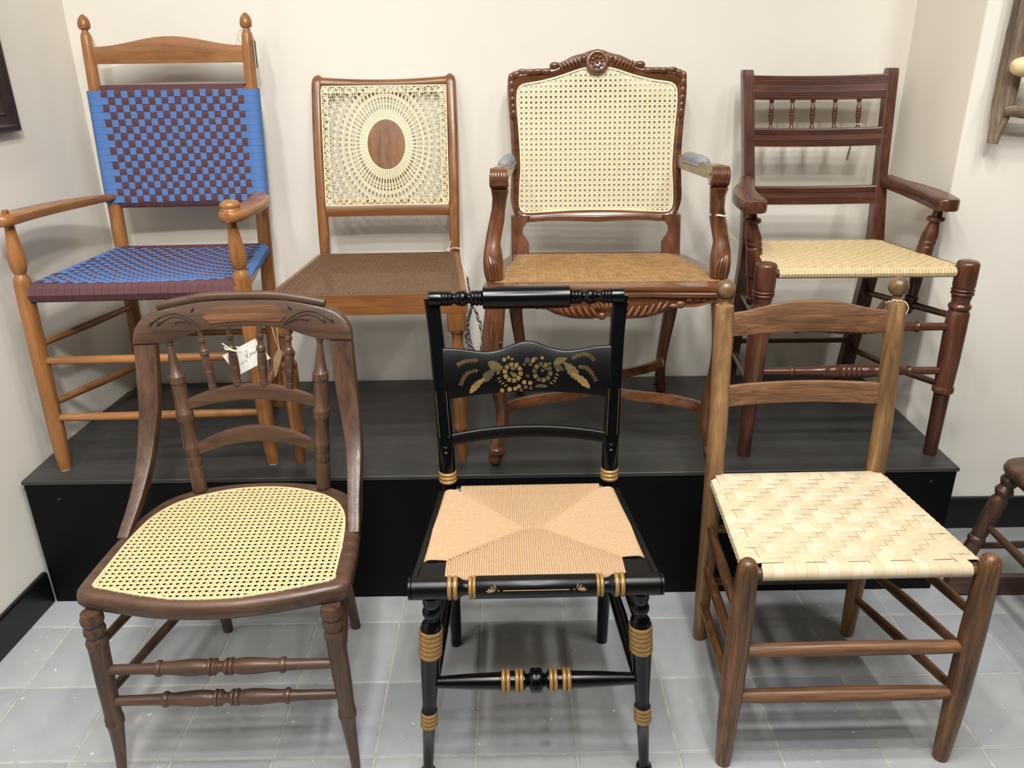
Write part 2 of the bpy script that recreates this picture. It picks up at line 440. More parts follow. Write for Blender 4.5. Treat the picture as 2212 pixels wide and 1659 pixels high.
# display platform
pf = thing('display_platform', 'long low black plywood display platform that the four rear chairs stand on', 'platform', (-.053, 1.819, 0))
def PF(x, y): return (x+.053, y-1.819)
m = M(); tz = .386
def plank(x0, y0, x1, y1, z0, z1, r=.002, skew=0):
    mm = M(); a = PF(x0, y0); b = PF(x1, y1)
    mm.loft([[(a[0]+i, a[1]+i, z), (b[0]-i, a[1]+i, z), (b[0]-i+skew, b[1]-i, z), (a[0]+i-skew, b[1]-i, z)] for z, i in ((z0, 0), (z1-r, 0), (z1, r))]); return mm
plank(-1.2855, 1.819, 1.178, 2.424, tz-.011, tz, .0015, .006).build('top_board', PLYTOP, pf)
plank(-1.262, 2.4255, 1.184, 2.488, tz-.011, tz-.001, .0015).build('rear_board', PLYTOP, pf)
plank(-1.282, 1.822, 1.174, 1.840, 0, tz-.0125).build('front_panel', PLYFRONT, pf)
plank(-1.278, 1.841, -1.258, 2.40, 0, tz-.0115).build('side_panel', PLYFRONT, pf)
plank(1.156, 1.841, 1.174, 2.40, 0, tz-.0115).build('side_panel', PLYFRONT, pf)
for sx, sz in ((1.11, .345), (-1.2, .33), (.62, .335), (1.05, .06)):
    a = PF(sx, 1.822); M().lathe((a[0], a[1]+.001, sz), (a[0], a[1]-.0008, sz), [(0, .0035), (1, .0035)], 10).build('screw', STEEL, pf)

# ------------------------------------------------------------------ chair A: tape-seat armchair
A = thing('armchair', 'tall honey maple armchair with blue and maroon checkerboard tape seat and back', 'chair', (-.924, 1.894, tz), 1.8)
def a_front(z): return .278-.0245*z
ay = lambda z: .39+.11*z
def a_bx(z): return .203+.0162*z
for s in (-1, 1):
    prof = [(.004, .0150), (.02, .0165), (.06, .0185), (.12, .0203), (.45, .0205), (.515, .0200), (.528, .0185), (.535, .0135), (.539, .0128),
            (.545, .0165), (.558, .0195), (.572, .0200), (.59, .0185), (.61, .0158), (.63, .0132), (.645, .0115), (.664, .0110)]
    lg = M().lathez(0, 0, prof, 22, lambda z: (s*a_front(z), 0)).build('front_post', WA('z'), A)
    M().lathez(s*.278, 0, [(0, .0135), (.004, .0135)], 16).build('glide', GLIDE, lg)
    prof = [(0, .0165), (.06, .0195), (.15, .0205), (.62, .0198), (.85, .0174), (1.05, .0156), (1.077, .0146), (1.084, .012), (1.090, .0085), (1.0945, .0085)]
    bp = M().lathez(0, 0, prof, 22, lambda z: (s*a_bx(z), ay(z))).build('back_post', WA('z'), A)
    fp = [(1.094, .0095), (1.0965, .014), (1.101, .0162), (1.109, .0166), (1.117, .0152), (1.125, .0112), (1.130, .0066), (1.134, .001)]
    M().lathez(0, 0, fp, 18, lambda z: (s*a_bx(z), ay(z))).build('finial', WA('z'), bp, label='acorn shaped finial')
M().slat(lins(-.206, .206, 33), lambda x: 1.0505+.0255*(cos(pi*x/.206)+1)/2, lambda x: 1.006, lambda x, z: ay(z)-.004+.014*(1-(x/.206)**2), .009, .003).build('top_slat', WA('x'), A)
for z in (.3115, .1525): M().tube([(-a_front(z), 0, z), (0, 0, z-.0005), (a_front(z), 0, z)], [.0092, .0118, .0092], 14, sub=6).build('front_rung', WA('x'), A)
for s in (-1, 1):
    for z0, z1 in ((.354, .326), (.192, .144)):
        M().tube([(s*a_front(z0), 0, z0), (s*.238, .21, (z0+z1)/2), (s*a_bx(z1), ay(z1), z1)], [.0085, .0115, .0085], 12, sub=6).build('side_rung', WA('y'), A)
M().tube([(-a_bx(.24), ay(.24), .24), (a_bx(.24), ay(.24), .24)], .0105, 12).build('back_rung', WA('x'), A)
# arms
for s in (-1, 1):
    ys = [.455, .42, .36, .28, .20, .12, .05, .0, -.022, -.034, -.040]
    outer = [.226, .240, .262, .284, .297, .303, .3025, .300, .293, .281, .268]; inner = [.196, .203, .216, .229, .237, .240, .239, .236, .240, .249, .262]
    rings = []
    P_, _ = smooth([(y, a, b) for y, a, b in zip(ys, outer, inner)], [0]*len(ys), 3)
    for y, xo, xi in P_:
        zc = .6705-.0215*max(0, y)/.455; h = interp(y, [0, .3, .455], [.0118, .0115, .0085]); r = .006
        if xo-xi < .016: r = (xo-xi)*.35
        rings.append([(s*xi, y, zc-h+r*.6), (s*(xi+r), y, zc-h), (s*(xo-r), y, zc-h), (s*xo, y, zc-h+r*.8), (s*(xo+.001), y, zc), (s*xo, y, zc+h-r*.8), (s*(xo-r), y, zc+h), (s*(xi+r), y, zc+h), (s*xi, y, zc+h-r*.6), (s*(xi-.001), y, zc)])
    am = M().loft(rings).build('arm', WA('y'), A, ang=50)
    if s > 0: M().lathez(.263, 0, [(.680, .0235), (.6835, .0245), (.687, .0225), (.689, .0225), (.692, .0243), (.697, .0238), (.702, .0200), (.706, .013), (.7075, .004)], 24).build('arm_cap', WA('z'), am, label='turned mushroom cap on the arm')
    else: M().lathez(-.263, 0, [(.660, .0075), (.692, .0075), (.6935, .006)], 14).build('arm_tenon', WA('z'), am, label='bare tenon stub, its cap missing')
# back weave
def a_sheet(x, z, off): return ay(z)-.0135+.012*(1-(x/.2)**2)-off
M().tube([(-a_bx(.937), ay(.937), .937), (0, ay(.937)+.011, .937), (a_bx(.937), ay(.937), .937)], .0085, 10, sub=8).build('back_rung', WA('x'), A)
M().tube([(-a_bx(.6265), ay(.6265), .6265), (0, ay(.6265)+.011, .6265), (a_bx(.6265), ay(.6265), .6265)], .0085, 10, sub=8).build('back_rung', WA('x'), A)
NC, NR = 22, 16; zr = lambda j: .9275-.0191*j
for i in range(NC):
    u = -1+(2*i+1)/NC; pts = []
    X = lambda z: u*(a_bx(z)-.0185)
    ytop = ay(.939)+.011*(1-u*u); ybot = ay(.629)+.011*(1-u*u)
    zt, zb = .939, .6265-.002*(1-u*u)
    pts += [(X(zt), ytop+.0115, zt-.02), (X(zt), ytop+.0105, zt+.004), (X(zt), ytop+.004, zt+.0115), (X(zt), ytop-.006, zt+.0092), (X(zt), ytop-.0112, zt)]
    for j in range(NR):
        o = .0014 if (i+j) % 2 == 0 else -.0014
        for dz in (.0058, -.0058):
            z = zr(j)+dz; pts.append((X(z), a_sheet(X(z), z, o), z))
    pts += [(X(zb), ybot-.0112, zb), (X(zb), ybot-.006, zb-.0095), (X(zb), ybot+.004, zb-.0115), (X(zb), ybot+.0105, zb-.003), (X(zb), ybot+.0115, zb+.02)]
    M().ribbon(pts, (.0092, 0, 0), .0011).build('maroon_tape', MAROON, A)
for j in range(NR):
    z = zr(j); X0 = a_bx(z); y0 = ay(z); pts = []
    e = [(-X0+.006, y0+.021, z), (-X0-.012, y0+.0185, z), (-X0-.0215, y0+.004, z), (-X0-.0195, y0-.010, z), (-X0-.011, y0-.0192, z), (-X0, y0-.0222, z), (-X0+.0105, y0-.0200, z)]
    pts += e
    for i in range(NC):
        u = -1+(2*i+1)/NC; o = -.0014 if (i+j) % 2 == 0 else .0014
        for du in (-.6, .6):
            x = (u+du/NC)*(X0-.0185); pts.append((x, a_sheet(x, z, o), z+.0015*sin(i*1.3+j)))
    pts += [(-x, y, zz) for x, y, zz in e[::-1]]
    M().ribbon(pts, (0, .00103, .0094), .0011).build('blue_tape', BLUE, A)
# seat weave
hw = lambda y: .262-.05*y/.44
def a_seat(x, y): q = min(1, abs(x)/hw(y)); return .5115-.004*y/.43-.024*(1-q**2.2)*sin(pi*min(max(y/.43, 0), 1))**.7
NR2 = 24; yr = lambda j: .026+.0163*(j+.5)
M().tube([(-.262, 0, .489), (.262, 0, .489)], .0165, 12).build('seat_rail', WA('x'), A)
M().tube([(-.21, .436, .489), (.21, .436, .489)], .0145, 12).build('seat_rail', WA('x'), A)
for s in (-1, 1): M().tube([(s*.268, 0, .489), (s*.208, .44, .489)], .0125, 12).build('seat_rail', WA('y'), A)
NC2 = 28
for i in range(NC2):
    x = -.2405+.481*i/(NC2-1)
    ye = min(.425, (.262-abs(x)-.006)/.05*.44)
    pts = [(x, .03, .464), (x, .006, .464), (x, -.014, .472), (x, -.021, .488), (x, -.015, .503), (x, .0, .5115)]
    for j in range(NR2):
        y = yr(j)
        if y > ye-.006: break
        o = .0007 if (i+j) % 2 == 0 else -.0007
        for dy in (-.005, .005): pts.append((x, y+dy, a_seat(x, y+dy)+o))
    if ye > .42: pts += [(x, .436, .507), (x, .4505, .4985), (x, .4535, .485), (x, .445, .472)]
    else: pts += [(x, ye, a_seat(x, ye)-.004)]
    M().ribbon(pts, (.0086, 0, 0), .0008).build('maroon_tape', MAROON, A)
for j in range(NR2):
    y = yr(j); h = hw(y); e = [(-h+.03, y, .470), (-h+.0, y, .4745), (-h-.0135, y, .486), (-h-.0125, y, .5005), (-h+.001, y, .5085)]; pts = list(e)
    for i in range(NC2):
        x = -.2405+.481*i/(NC2-1)
        if abs(x) > h-.012: continue
        o = -.0007 if (i+j) % 2 == 0 else .0007
        for dx in (-.005, .005): pts.append((x+dx, y, a_seat(x+dx, y)+o))
    pts += [(-x, yy, zz) for x, yy, zz in e[::-1]]
    M().ribbon(pts, (0, .0080, 0), .0008).build('blue_tape', BLUE, A)

# ------------------------------------------------------------------ chair B: cane-back side chair
B = thing('side_chair', 'polished golden brown side chair with sunburst cane back around an oval wooden medallion', 'chair', (-.353, 1.905, tz), .7)
bys = lambda z: sinterp(z, [0, .42, .97], [.485, .440, .440]) if z < .42 else interp(z, [.42, .46, .54, .62, .70, .80, .90, .97], [.440, .449, .466, .485, .506, .533, .562, .585])
for s in (-1, 1):
    secs = []
    for z in [0, .1, .2, .3, .4, .46, .52, .58, .64, .70, .76, .82, .88, .92, .945, .957, .964, .968]:
        xc = interp(z, [0, .46, .62, .80, .94, .968], [.190, .1965, .1985, .1995, .197, .194]); wv = interp(z, [0, .42, .62, .94], [.026, .029, .0315, .031])
        k = 1 if z < .95 else sqrt(max(.02, 1-((z-.95)/.0182)**2))
        secs.append((s*xc, bys(z)+.016, z, wv*k, .034*k, 3.2))
    M().sup(secs, 20).build('back_post', WB('z'), B, ang=50)
xs = lins(-.184, .184, 25)
M().slat(xs, lambda x: .961-.0075*(1-(x/.184)**2), lambda x: .9365-.0045*(1-(x/.184)**2), lambda x, z: bys(z)+.002+.014*(1-(x/.184)**2), .022, .008).build('top_rail', WB('x'), B, ang=50)
M().slat(xs, lambda x: .6065, lambda x: .5735, lambda x, z: bys(z)+.003+.006*(1-(x/.184)**2), .02, .003).build('lower_rail', WB('x'), B)
inn = M()
for s in (-1, 1): inn.loft([[(s*.186, bys(z)+.006, z), (s*.166, bys(z)+.006, z), (s*.166, bys(z)+.020, z), (s*.186, bys(z)+.020, z)] for z in lins(.605, .938, 8)])
inn.slat(xs, lambda x: .937, lambda x: .9165, lambda x, z: bys(z)+.0055+.010*(1-(x/.184)**2), .014, .001)
inn.slat(xs, lambda x: .624, lambda x: .603, lambda x, z: bys(z)+.0055+.006*(1-(x/.184)**2), .014, .001)
inn.build('panel_frame', WB('z'), B)
bfn = lambda u, v, h: (u, bys(v)+.0035+.009*(1-(u/.184)**2)-h, v)
oc, oa, ob = (.002, .775), .0555, .0685
ell = lambda k, n=56: [(oc[0]+oa*k*cos(2*pi*i/n), oc[1]+ob*k*sin(2*pi*i/n)) for i in range(n)]
md = M(); md.plate(ell(1.0), lambda u, v, h: bfn(u, v, .004-h), .012); md.build('oval_medallion', WB('z'), B, label='plain oval wooden medallion in the cane back')
PR = [(-.183, .606), (.183, .606), (.183, .9365), (-.183, .9365)]
cn = M()
def seg(p, q, w_, h0):
    n = max(1, int((V(p)-V(q)).length/.03))
    for i in range(n): strand(cn, tuple(V(p).lerp(V(q), i/n)), tuple(V(p).lerp(V(q), (i+1)/n)), w_, h0, .0007, bfn)
def inr(p): return abs(p[0]) <= .1825 and .607 <= p[1] <= .9355
NRAD = 64
def ray_end(a):
    d = (oa*cos(a), ob*sin(a)); t = [x for s_ in clip(PR, oc, d) for x in s_ if x > 0]; return min(t), d
for i in range(NRAD):
    for da in (-.011, .011):
        a = 2*pi*(i+.5)/NRAD+da; t, d = ray_end(a)
        seg((oc[0]+d[0]*1.06, oc[1]+d[1]*1.06), (oc[0]+d[0]*t, oc[1]+d[1]*t), .0015, .0)
ks = [1.10, 1.16, 1.22, 1.28, 1.34, 1.40, 1.62, 1.68, 1.93, 2.0, 2.3, 2.37, 2.7, 2.77, 3.1, 3.17, 3.5, 3.57, 3.9]
for k in ks:
    e = ell(k, 72)
    for i in range(72):
        p, q = e[i], e[(i+1) % 72]
        if inr(p) and inr(q): seg(p, q, .0021 if k < 1.45 else .0015, .0006)
for fam in (-1, 1):
    for i in range(NRAD):
        a0 = 2*pi*i/NRAD; prev = None; k = 1.62
        for st in range(40):
            a = a0+fam*st*(2*pi/NRAD)*.33; kk = 1.75*math.exp(st*.0345*1.25)
            p = (oc[0]+oa*kk*cos(a), oc[1]+ob*kk*sin(a))
            if prev is not None:
                if not inr(p): break
                seg(prev, p, .0014, .0012 if fam > 0 else .0016)
            prev = p
# triangular lacing around the edge
def lace(p0, p1, nrm, n):
    for i in range(n):
        a = V(p0).lerp(V(p1), i/n); b = V(p0).lerp(V(p1), (i+1)/n); c = V(p0).lerp(V(p1), (i+.5)/n); q = V(nrm)*.0175
        for u_, v_ in ((a, c+q), (b, c+q), (a, b+q), (b, a+q), (c, c+q)):
            if inr(u_) and inr(v_) or True: seg(tuple(u_), tuple(v_), .0013, .0018)
lace((-.182, .6065), (-.182, .936), (1, 0), 17); lace((.182, .6065), (.182, .936), (-1, 0), 17)
lace((-.182, .607), (.182, .607), (0, 1), 18); lace((-.182, .936), (.182, .936), (0, -1), 18)
seg((-.165, .607), (-.165, .936), .0018, .0021); seg((.165, .607), (.165, .936), .0018, .0021); seg((-.182, .919), (.182, .919), .0016, .0021); seg((-.182, .624), (.182, .624), .0016, .0021)
band(cn, ell(1.04, 72), .0032, .0012, .0012, bfn); band(cn, dense(PR, 96), .0030, .0016, .0012, bfn)
cn.build('cane_back', CANEW, B, kind='stuff')
so = [(-.25, -.02), (.25, -.02), (.212, .44), (-.212, .44)]
def trap(o, name, mat, parent):  # one seat rail as a mitred board
    M().loft([[(x, y, z) for x, y in o] for z in (.421, .4705)]).build(name, mat, parent)
trap([(-.25, -.02), (.25, -.02), (.243, .022), (-.243, .022)], 'front_rail', WB('x'), B)
trap([(-.186, .402), (.186, .402), (.186, .44), (-.186, .44)], 'back_rail', WB('x'), B)
for s in (-1, 1): trap([(s*.2465, .0225), (s*.212, .44), (s*.1865, .44), (s*.213, .0225)], 'side_rail', WB('y'), B)
sp = [(-.237, -.016), (.237, -.016), (.198, .428), (-.198, .428)]
bs = cane(sp, .0132, .0026, lambda u, v, h: (u, v, .4708+h), gap=.165)
bs.build('cane_seat', CANEBR, B, kind='stuff')
bb = M(); band(bb, dense(sp, 80), .004, 0, .0026, lambda u, v, h: (u, v, .4708+h)); bb.build('cane_binding', CANEBR, B)
for s in (-1, 1):
    x = s*.2195
    lg = M(); lg.sup([(x, .004, z, .0475*k, .0475*k, 9) for z, k in ((.373, .93), (.376, 1), (.43, 1), (.4695, 1))], 24)
    lg.lathez(x, .004, [(0, .0128), (.045, .0150), (.088, .0168), (.0895, .0180), (.093, .0195), (.1, .0195), (.104, .0180), (.106, .0172), (.187, .0192), (.25, .0222), (.272, .0222), (.276, .0205), (.279, .0222), (.287, .0226), (.291, .0205), (.296, .0165), (.304, .0168), (.308, .0190), (.314, .0212), (.319, .0205), (.322, .0160), (.328, .0140), (.345, .0140), (.360, .0152), (.366, .0175), (.369, .0215), (.374, .0225)], 20)
    lg.build('front_leg', WB('z'), B)

# ------------------------------------------------------------------ chair C: carved cane armchair
Cc = thing('armchair', 'carved reddish walnut armchair with pale arched cane back and grey felt arm pads', 'chair', (.246, 1.888, tz), -1.5)
cys = lambda z: interp(z, [0, .28, .45, .52, .96, 1.04], [.455, .435, .402, .420, .520, .538])
oh = [(0, 1.028), (.02, 1.024), (.04, 1.017), (.07, 1.010), (.105, .992), (.135, .980), (.20, .977), (.238, .972), (.250, .964), (.2545, .95), (.2555, .91), (.250, .84), (.245, .74), (.247, .68), (.2495, .63), (.2455, .605), (.234, .578), (.215, .565), (.195, .5605), (.14, .5645), (.07, .5635), (0, .5605)]
ih = [(0, .980), (.03, .978), (.057, .972), (.108, .956), (.162, .9435), (.205, .937), (.219, .931), (.2255, .918), (.2265, .88), (.221, .81), (.2165, .72), (.2205, .66), (.2215, .61), (.218, .598), (.207, .590), (.14, .5925), (.07, .596), (0, .597)]
cO = mirror(cat(oh)); cI = mirror(cat(ih))
n = 160; so_ = ang_sample(cO, (0, .77), n); si_ = ang_sample(cI, (0, .77), n)
rings = []
for i in range(n):
    o = V(so_[i]); q = V(si_[i]); ring = []
    for t, d in ((0, .003), (0, -.003), (.06, -.0075), (.22, -.010), (.36, -.010), (.42, -.007), (.48, -.0065), (.54, -.0095), (.66, -.0085), (.80, -.006), (.9, -.002), (1, .002), (1, .022), (.6, .026), (0, .022)):
        p = o.lerp(q, t); ring.append((p.x, cys(p.y)+.004+d, p.y))
    rings.append(ring)
M().loft(rings, closed=True).build('back_frame', WC('x'), Cc, ang=30)
cfn = lambda u, v, h: (u, cys(v)+.0065-h, v)
cp = ang_sample(offset_poly(cI, .004), (0, .77), 120)
cane(cp, .01415, .0025, cfn, (.0035, .004), .168, .0024).build('cane_back', CANEC, Cc, kind='stuff')
bd = M(); band(bd, ang_sample(offset_poly(cI, .001), (0, .77), 160), .0044, .0024, .0036, cfn); bd.build('cane_binding', CANEW, Cc)
# carving on the crest and stiles
cv = M()
def onc(x, z, d=0): return (x, cys(z)-.005-d, z)
nrm_ = V((0, -1, .227)).normalized(); cen_ = V(onc(0, .994))
cv.lathe(cen_-nrm_*.010, cen_+nrm_*.0075, [(0, .034), (.6, .034), (.9, .032), (1, .029), (1, .0255), (.8, .0235), (.62, .014), (.6, .002)], 26)
cv.ball(onc(0, .995, .002), .0050, .005, .0055)
for k in range(8):
    a = 2*pi*k/8+.2; cv.ball(onc(.0140*cos(a), .994+.0140*sin(a), .0022), .0060, .003, .0048)
for s in (-1, 1):
    cv.ball(onc(s*.038, 1.004, .002), .0105, .007, .0105); cv.ball(onc(s*.121, .986, .002), .0145, .007, .0098)
    for k in range(6):
        t = k/5; x0 = .050+.052*t; z0 = 1.006-.014*t
        cv.tube([onc(s*(x0+.010), z0+.001, .001), onc(s*(x0-.001), z0-.010, .004), onc(s*(x0-.004), z0-.022, .002)], [.0030, .0048, .0022], 8, sub=3)
    for k in range(4):
        cv.ball(onc(s*(.146+.022*k), .9705+.001*(k % 2), .0035), .0150, .0048, .0075)
    for k, z in enumerate((.953, .935, .914, .893, .874, .857)):
        cv.ball(onc(s*(.2445-.0012*k), z, .0040), .0085, .0055, .0150)
    cv.ball(onc(s*.232, .962, .001), .016, .005, .008, rot=Matrix.Rotation(s*.6, 3, 'Y'))
cv.build('carving', WC('z'), Cc)
for s in (-1, 1):
    xo = [.2475]*10; zz = [.452, .478, .500, .509, .520, .532, .545, .556, .566, .58]; xi = [.196, .196, .196, .201, .211, .2155, .214, .206, .197, .192]
    m = M(); rings = []
    for z, a, b in zip(zz, xo, xi):
        y = cys(z); rings.append([(s*a, y-.006, z), (s*(a-.004), y-.011, z), (s*(b+.004), y-.011, z), (s*b, y-.006, z), (s*b, y+.022, z), (s*a, y+.022, z)])
    m.loft(rings)
    P_, R_ = smooth([(s*.232, cys(.46)+.006, .46), (s*.238, .425, .38), (s*.2365, .442, .28), (s*.223, .436, .175), (s*.2165, .432, .11), (s*.221, .446, .05), (s*.2265, .462, .012)], [.025, .024, .0205, .0165, .0155, .016, .0175], 4)
    m.sup([(p.x, p.y, p.z, 2*r, 2*r*1.05, 3.2) for p, r in zip(P_, R_)][::-1], 16)
    m.ball((s*.2265, .466, .0155), .0185, .02, .0155); m.lathe((s*.205, .478, .028), (s*.247, .478, .028), [(0, .008), (.15, .0105), (.85, .0105), (1, .008)], 12)
    m.build('back_leg', WC('z'), Cc, ang=45)
# seat
czs = lambda y: .4715+.0185*(.43-y)/.45
sh = [(0, -.022), (.10, -.020), (.20, -.026), (.285, -.030), (.305, -.024), (.312, -.008), (.309, .04), (.300, .14), (.288, .25), (.268, .34), (.252, .405), (.245, .432), (.2, .434), (0, .434)]
sO = mirror(sh); cseat = [(0, .030), (.09, .030), (.19, .034), (.278, .038), (.283, .062), (.262, .17), (.236, .30), (.224, .365), (.206, .392), (.1, .392), (0, .392)]
sI = mirror(cseat); n = 120; a = ang_sample(sO, (0, .2), n); b = ang_sample(sI, (0, .2), n)
rings = []
for i in range(n):
    o = V(a[i]); q = V(b[i]); d = (o-q).normalized()
    ring = []
    for off, dz in ((None, 0), (-.006, 0), (-.0015, -.002), (0, -.006), (0, -.011), (-.0025, -.013), (-.0025, -.016), (.0015, -.019), (.0015, -.026), (-.003, -.030), (None, -.030)):
        p = q if off is None else o+d*off; ring.append((p.x, p.y, czs(p.y)+dz))
    rings.append(ring)
M().loft(rings, closed=True).build('seat_frame', WC('x'), Cc, ang=32)
cane(offset_poly(sI, .003), .0122, .0026, lambda u, v, h: (u, v, czs(v)-.0006+h), gap=.165, dw=.0022).build('cane_seat', CANETAN, Cc, kind='stuff')
apx = [0, .05, .09, .13, .155, .172, .19, .215, .25, .275, .300]; apz = [.4105, .4055, .4075, .418, .431, .4375, .4365, .437, .4455, .446, .432]
for nm, y in (('front_apron', -.016),):
    M().slat(lins(-.296, .296, 61), lambda x: .463, lambda x: interp(abs(x), apx, apz), lambda x, z: y, .03, .004).build(nm, WC('x'), Cc)
ca = M()
for s in (-1, 1):
    ca.ball((s*.016, -.021, .4155), .0105, .007, .0095)
    for k in range(7):
        x0 = .032+.017*k; zb = interp(x0+.004, apx, apz)
        ca.tube([(s*(x0+.012), -.019, min(.452, zb+.034)), (s*(x0+.002), -.024, zb+.016), (s*(x0-.010), -.020, zb+.004)], [.0025, .0056, .0026], 8, sub=3)
    for k in range(4): ca.tube([(s*(.008+.014*k), -.018, .452), (s*(.005+.010*k), -.022, .440), (s*(.012+.006*k), -.018, .430)], [.002, .0042, .002], 8, sub=3)
    ca.ball((s*.176, -.020, .4435), .0125, .006, .0095); ca.ball((s*.160, -.020, .4400), .0135, .006, .0065)
    for k in range(5): ca.ball((s*(.198+.0185*k), -.018, .4555+.001*(k % 2)), .0105, .005, .0058)
    ca.tube([(s*.182, -.019, .440), (s*.215, -.0195, .4405), (s*.25, -.019, .449), (s*.276, -.018, .448)], .0030, 8, sub=4)
    M().loft([[(s*.292, -.01, z), (s*.304, -.01, z), (s*.246, .42, z), (s*.232, .42, z)] for z in (.425, .463)]).build('side_apron', WC('y'), Cc)
ca.build('apron_carving', WC('x'), Cc)
M().box((-.23, .405, .425), (.23, .425, .463)).build('back_apron', WC('x'), Cc)
for s in (-1, 1):
    P_, R_ = smooth([(s*.279, -.006, .462), (s*.281, -.010, .425), (s*.2865, -.018, .375), (s*.2885, -.020, .318), (s*.2835, -.008, .245), (s*.2725, .004, .183), (s*.2680, .008, .125), (s*.276, .000, .085), (s*.2850, -.012, .05), (s*.2885, -.018, .018)], [.0245, .0235, .0245, .0240, .0205, .0168, .0150, .0152, .0180, .0170], 4)
    m = M(); m.sup([(p.x, p.y, p.z, 2*r, 2*r, 2.8, s*.6) for p, r in zip(P_, R_)][::-1], 18)
    m.ball((s*.2885, -.018, .016), .0178, .019, .016); m.lathe((s*.262, -.030, .046), (s*.300, -.036, .046), [(0, .008), (.12, .0125), (.88, .0125), (1, .009)], 14)
    lg = m.build('front_leg', WC('z'), Cc, ang=50)
    m = M()
    for k in (-1, 0, 1): m.tube([(s*(.285+.010*k), -.030, .425), (s*(.289+.009*k), -.044+abs(k)*.006, .372), (s*(.288+.004*k), -.042+abs(k)*.003, .315), (s*.283, -.030, .26)], [.003, .0046, .0036, .0015], 8, sub=4)
    m.ball((s*.268, -.036, .352), .0045)
    m.build('knee_carving', WC('z'), lg)
zt_ = .147
for s in (-1, 1):
    for pts in ([(s*.264, .010, .150), (s*.235, .048, zt_), (s*.17, .082, zt_), (s*.09, .105, zt_), (s*.03, .135, zt_), (0, .165, zt_)],
                [(s*.217, .425, .130), (s*.200, .375, .136), (s*.155, .325, .140), (s*.09, .280, zt_-.002), (s*.03, .245, zt_), (0, .20, zt_)]):
        P_, _ = smooth([V(p) for p in pts], [0]*6, 5); rr = []
        for i, p in enumerate(P_):
            t = (P_[min(i+1, len(P_)-1)]-P_[max(i-1, 0)]).normalized(); nn = V((t.y, -t.x, 0)).normalized()*.0105; up = V((0, 0, .0125))
            rr.append([p-nn-up, p+nn-up, p+nn*1.1-up*.3, p+nn*.85+up*.2, p+nn*.6+up, p-nn*.6+up, p-nn*.85+up*.2, p-nn*1.1-up*.3])
        M().loft(rr).build('stretcher', WC('x'), Cc, ang=30)
M().lathez(0, .182, [(.132, .026), (.136, .032), (.150, .032), (.158, .026), (.163, .012), (.170, .006)], 20).build('stretcher_boss', WC('z'), Cc)
for s in (-1, 1):
    am = M()
    P_ = [V((s*.243, .468, .726)), V((s*.249, .42, .7285)), V((s*.256, .30, .733)), V((s*.2625, .19, .7385)), V((s*.267, .12, .7435)), V((s*.2685, .085, .744))]
    P_, _ = smooth(P_, [0]*6, 4); rr = []
    for i, p in enumerate(P_):
        hw_ = interp(i, [0, 10, len(P_)-1], [.013, .0145, .0195]); hh = interp(i, [0, 10, len(P_)-1], [.018, .0165, .0185])
        rr.append([(p.x-hw_, p.y, p.z-hh), (p.x+hw_, p.y, p.z-hh), (p.x+hw_*1.1, p.y, p.z), (p.x+hw_, p.y, p.z+hh*.75), (p.x+hw_*.6, p.y, p.z+hh), (p.x-hw_*.6, p.y, p.z+hh), (p.x-hw_, p.y, p.z+hh*.75), (p.x-hw_*1.1, p.y, p.z)])
    am.loft(rr)
    am.lathe((s*.2685-.0215, .082, .7365), (s*.2685+.0215, .082, .7365), [(0, .0235), (.04, .0255), (.96, .0255), (1, .0235)], 22)
    ao = am.build('arm', WC('y'), Cc, ang=40)
    m = M()
    for e in (-1, 1):
        pts = [(s*.2685+e*.0216, .082+(.004+.0026*k)*cos(k*.75), .7365+(.004+.0026*k)*sin(k*.75)) for k in range(8)]
        m.tube(pts, .0018, 6, sub=3)
    for k in range(6): m.tube([(s*.2685-.0165+.0066*k, .070, .7615), (s*.2685-.0165+.0066*k, .0575, .748), (s*.2685-.0150+.006*k, .0555, .735)], [.0012, .0028, .0014], 6, sub=3)
    m.build('arm_carving', WC('z'), ao)
    secs = [(.712, .0655, .266, .0435, .040), (.69, .082, .2675, .037, .036), (.660, .093, .2715, .0345, .035), (.63, .098, .2765, .0385, .036), (.60, .093, .283, .0390, .038), (.575, .084, .2875, .0390, .041), (.556, .078, .2875, .046, .046), (.53, .073, .2865, .0515, .050), (.505, .070, .286, .049, .048), (.480, .068, .283, .042, .044)]
    m = M().sup([(s*x, y, z, w_, d, 2.9) for z, y, x, w_, d in secs[::-1]], 20)
    su = m.build('arm_support', WC('z'), Cc, ang=50)
    m = M()
    for k in (-1, 0, 1, 2): m.tube([(s*(.300-.001*k), .066-.004*k, .560-.004*k), (s*(.290-.008*k), .046, .530), (s*(.285-.007*k), .044, .492)], [.0022, .0042, .0030], 8, sub=4)
    m.build('leaf_carving', WC('z'), su)
    pd = M(); rr = []
    for i in range(13):
        t = i/12; y = .425-.215*t; k = sqrt(max(.05, 1-(2*t-1)**8)); x = s*(.2490+.0125*t); zc = .737+.008*t; ring = []
        for j in range(16):
            q = 2*pi*j/16; c, s_ = cos(q), sin(q); ring.append((x+.0195*k*c, y, zc+(.0235*k*s_ if s_ > 0 else .011*k*s_)))
        rr.append(ring)
    pd.loft(rr); po = pd.build('arm_pad', GREYF, Cc, label='grey felt arm pad')
    tr = M()
    for e in (-1, 1): tr.tube([(s*(.2490+.0125*t)+e*.0192*sqrt(max(.1, 1-(2*t-1)**8)), .425-.215*t, .7355+.008*t) for t in lins(.01, .99, 12)], .0030, 8)
    tr.build('pad_trim', GREYF, po)

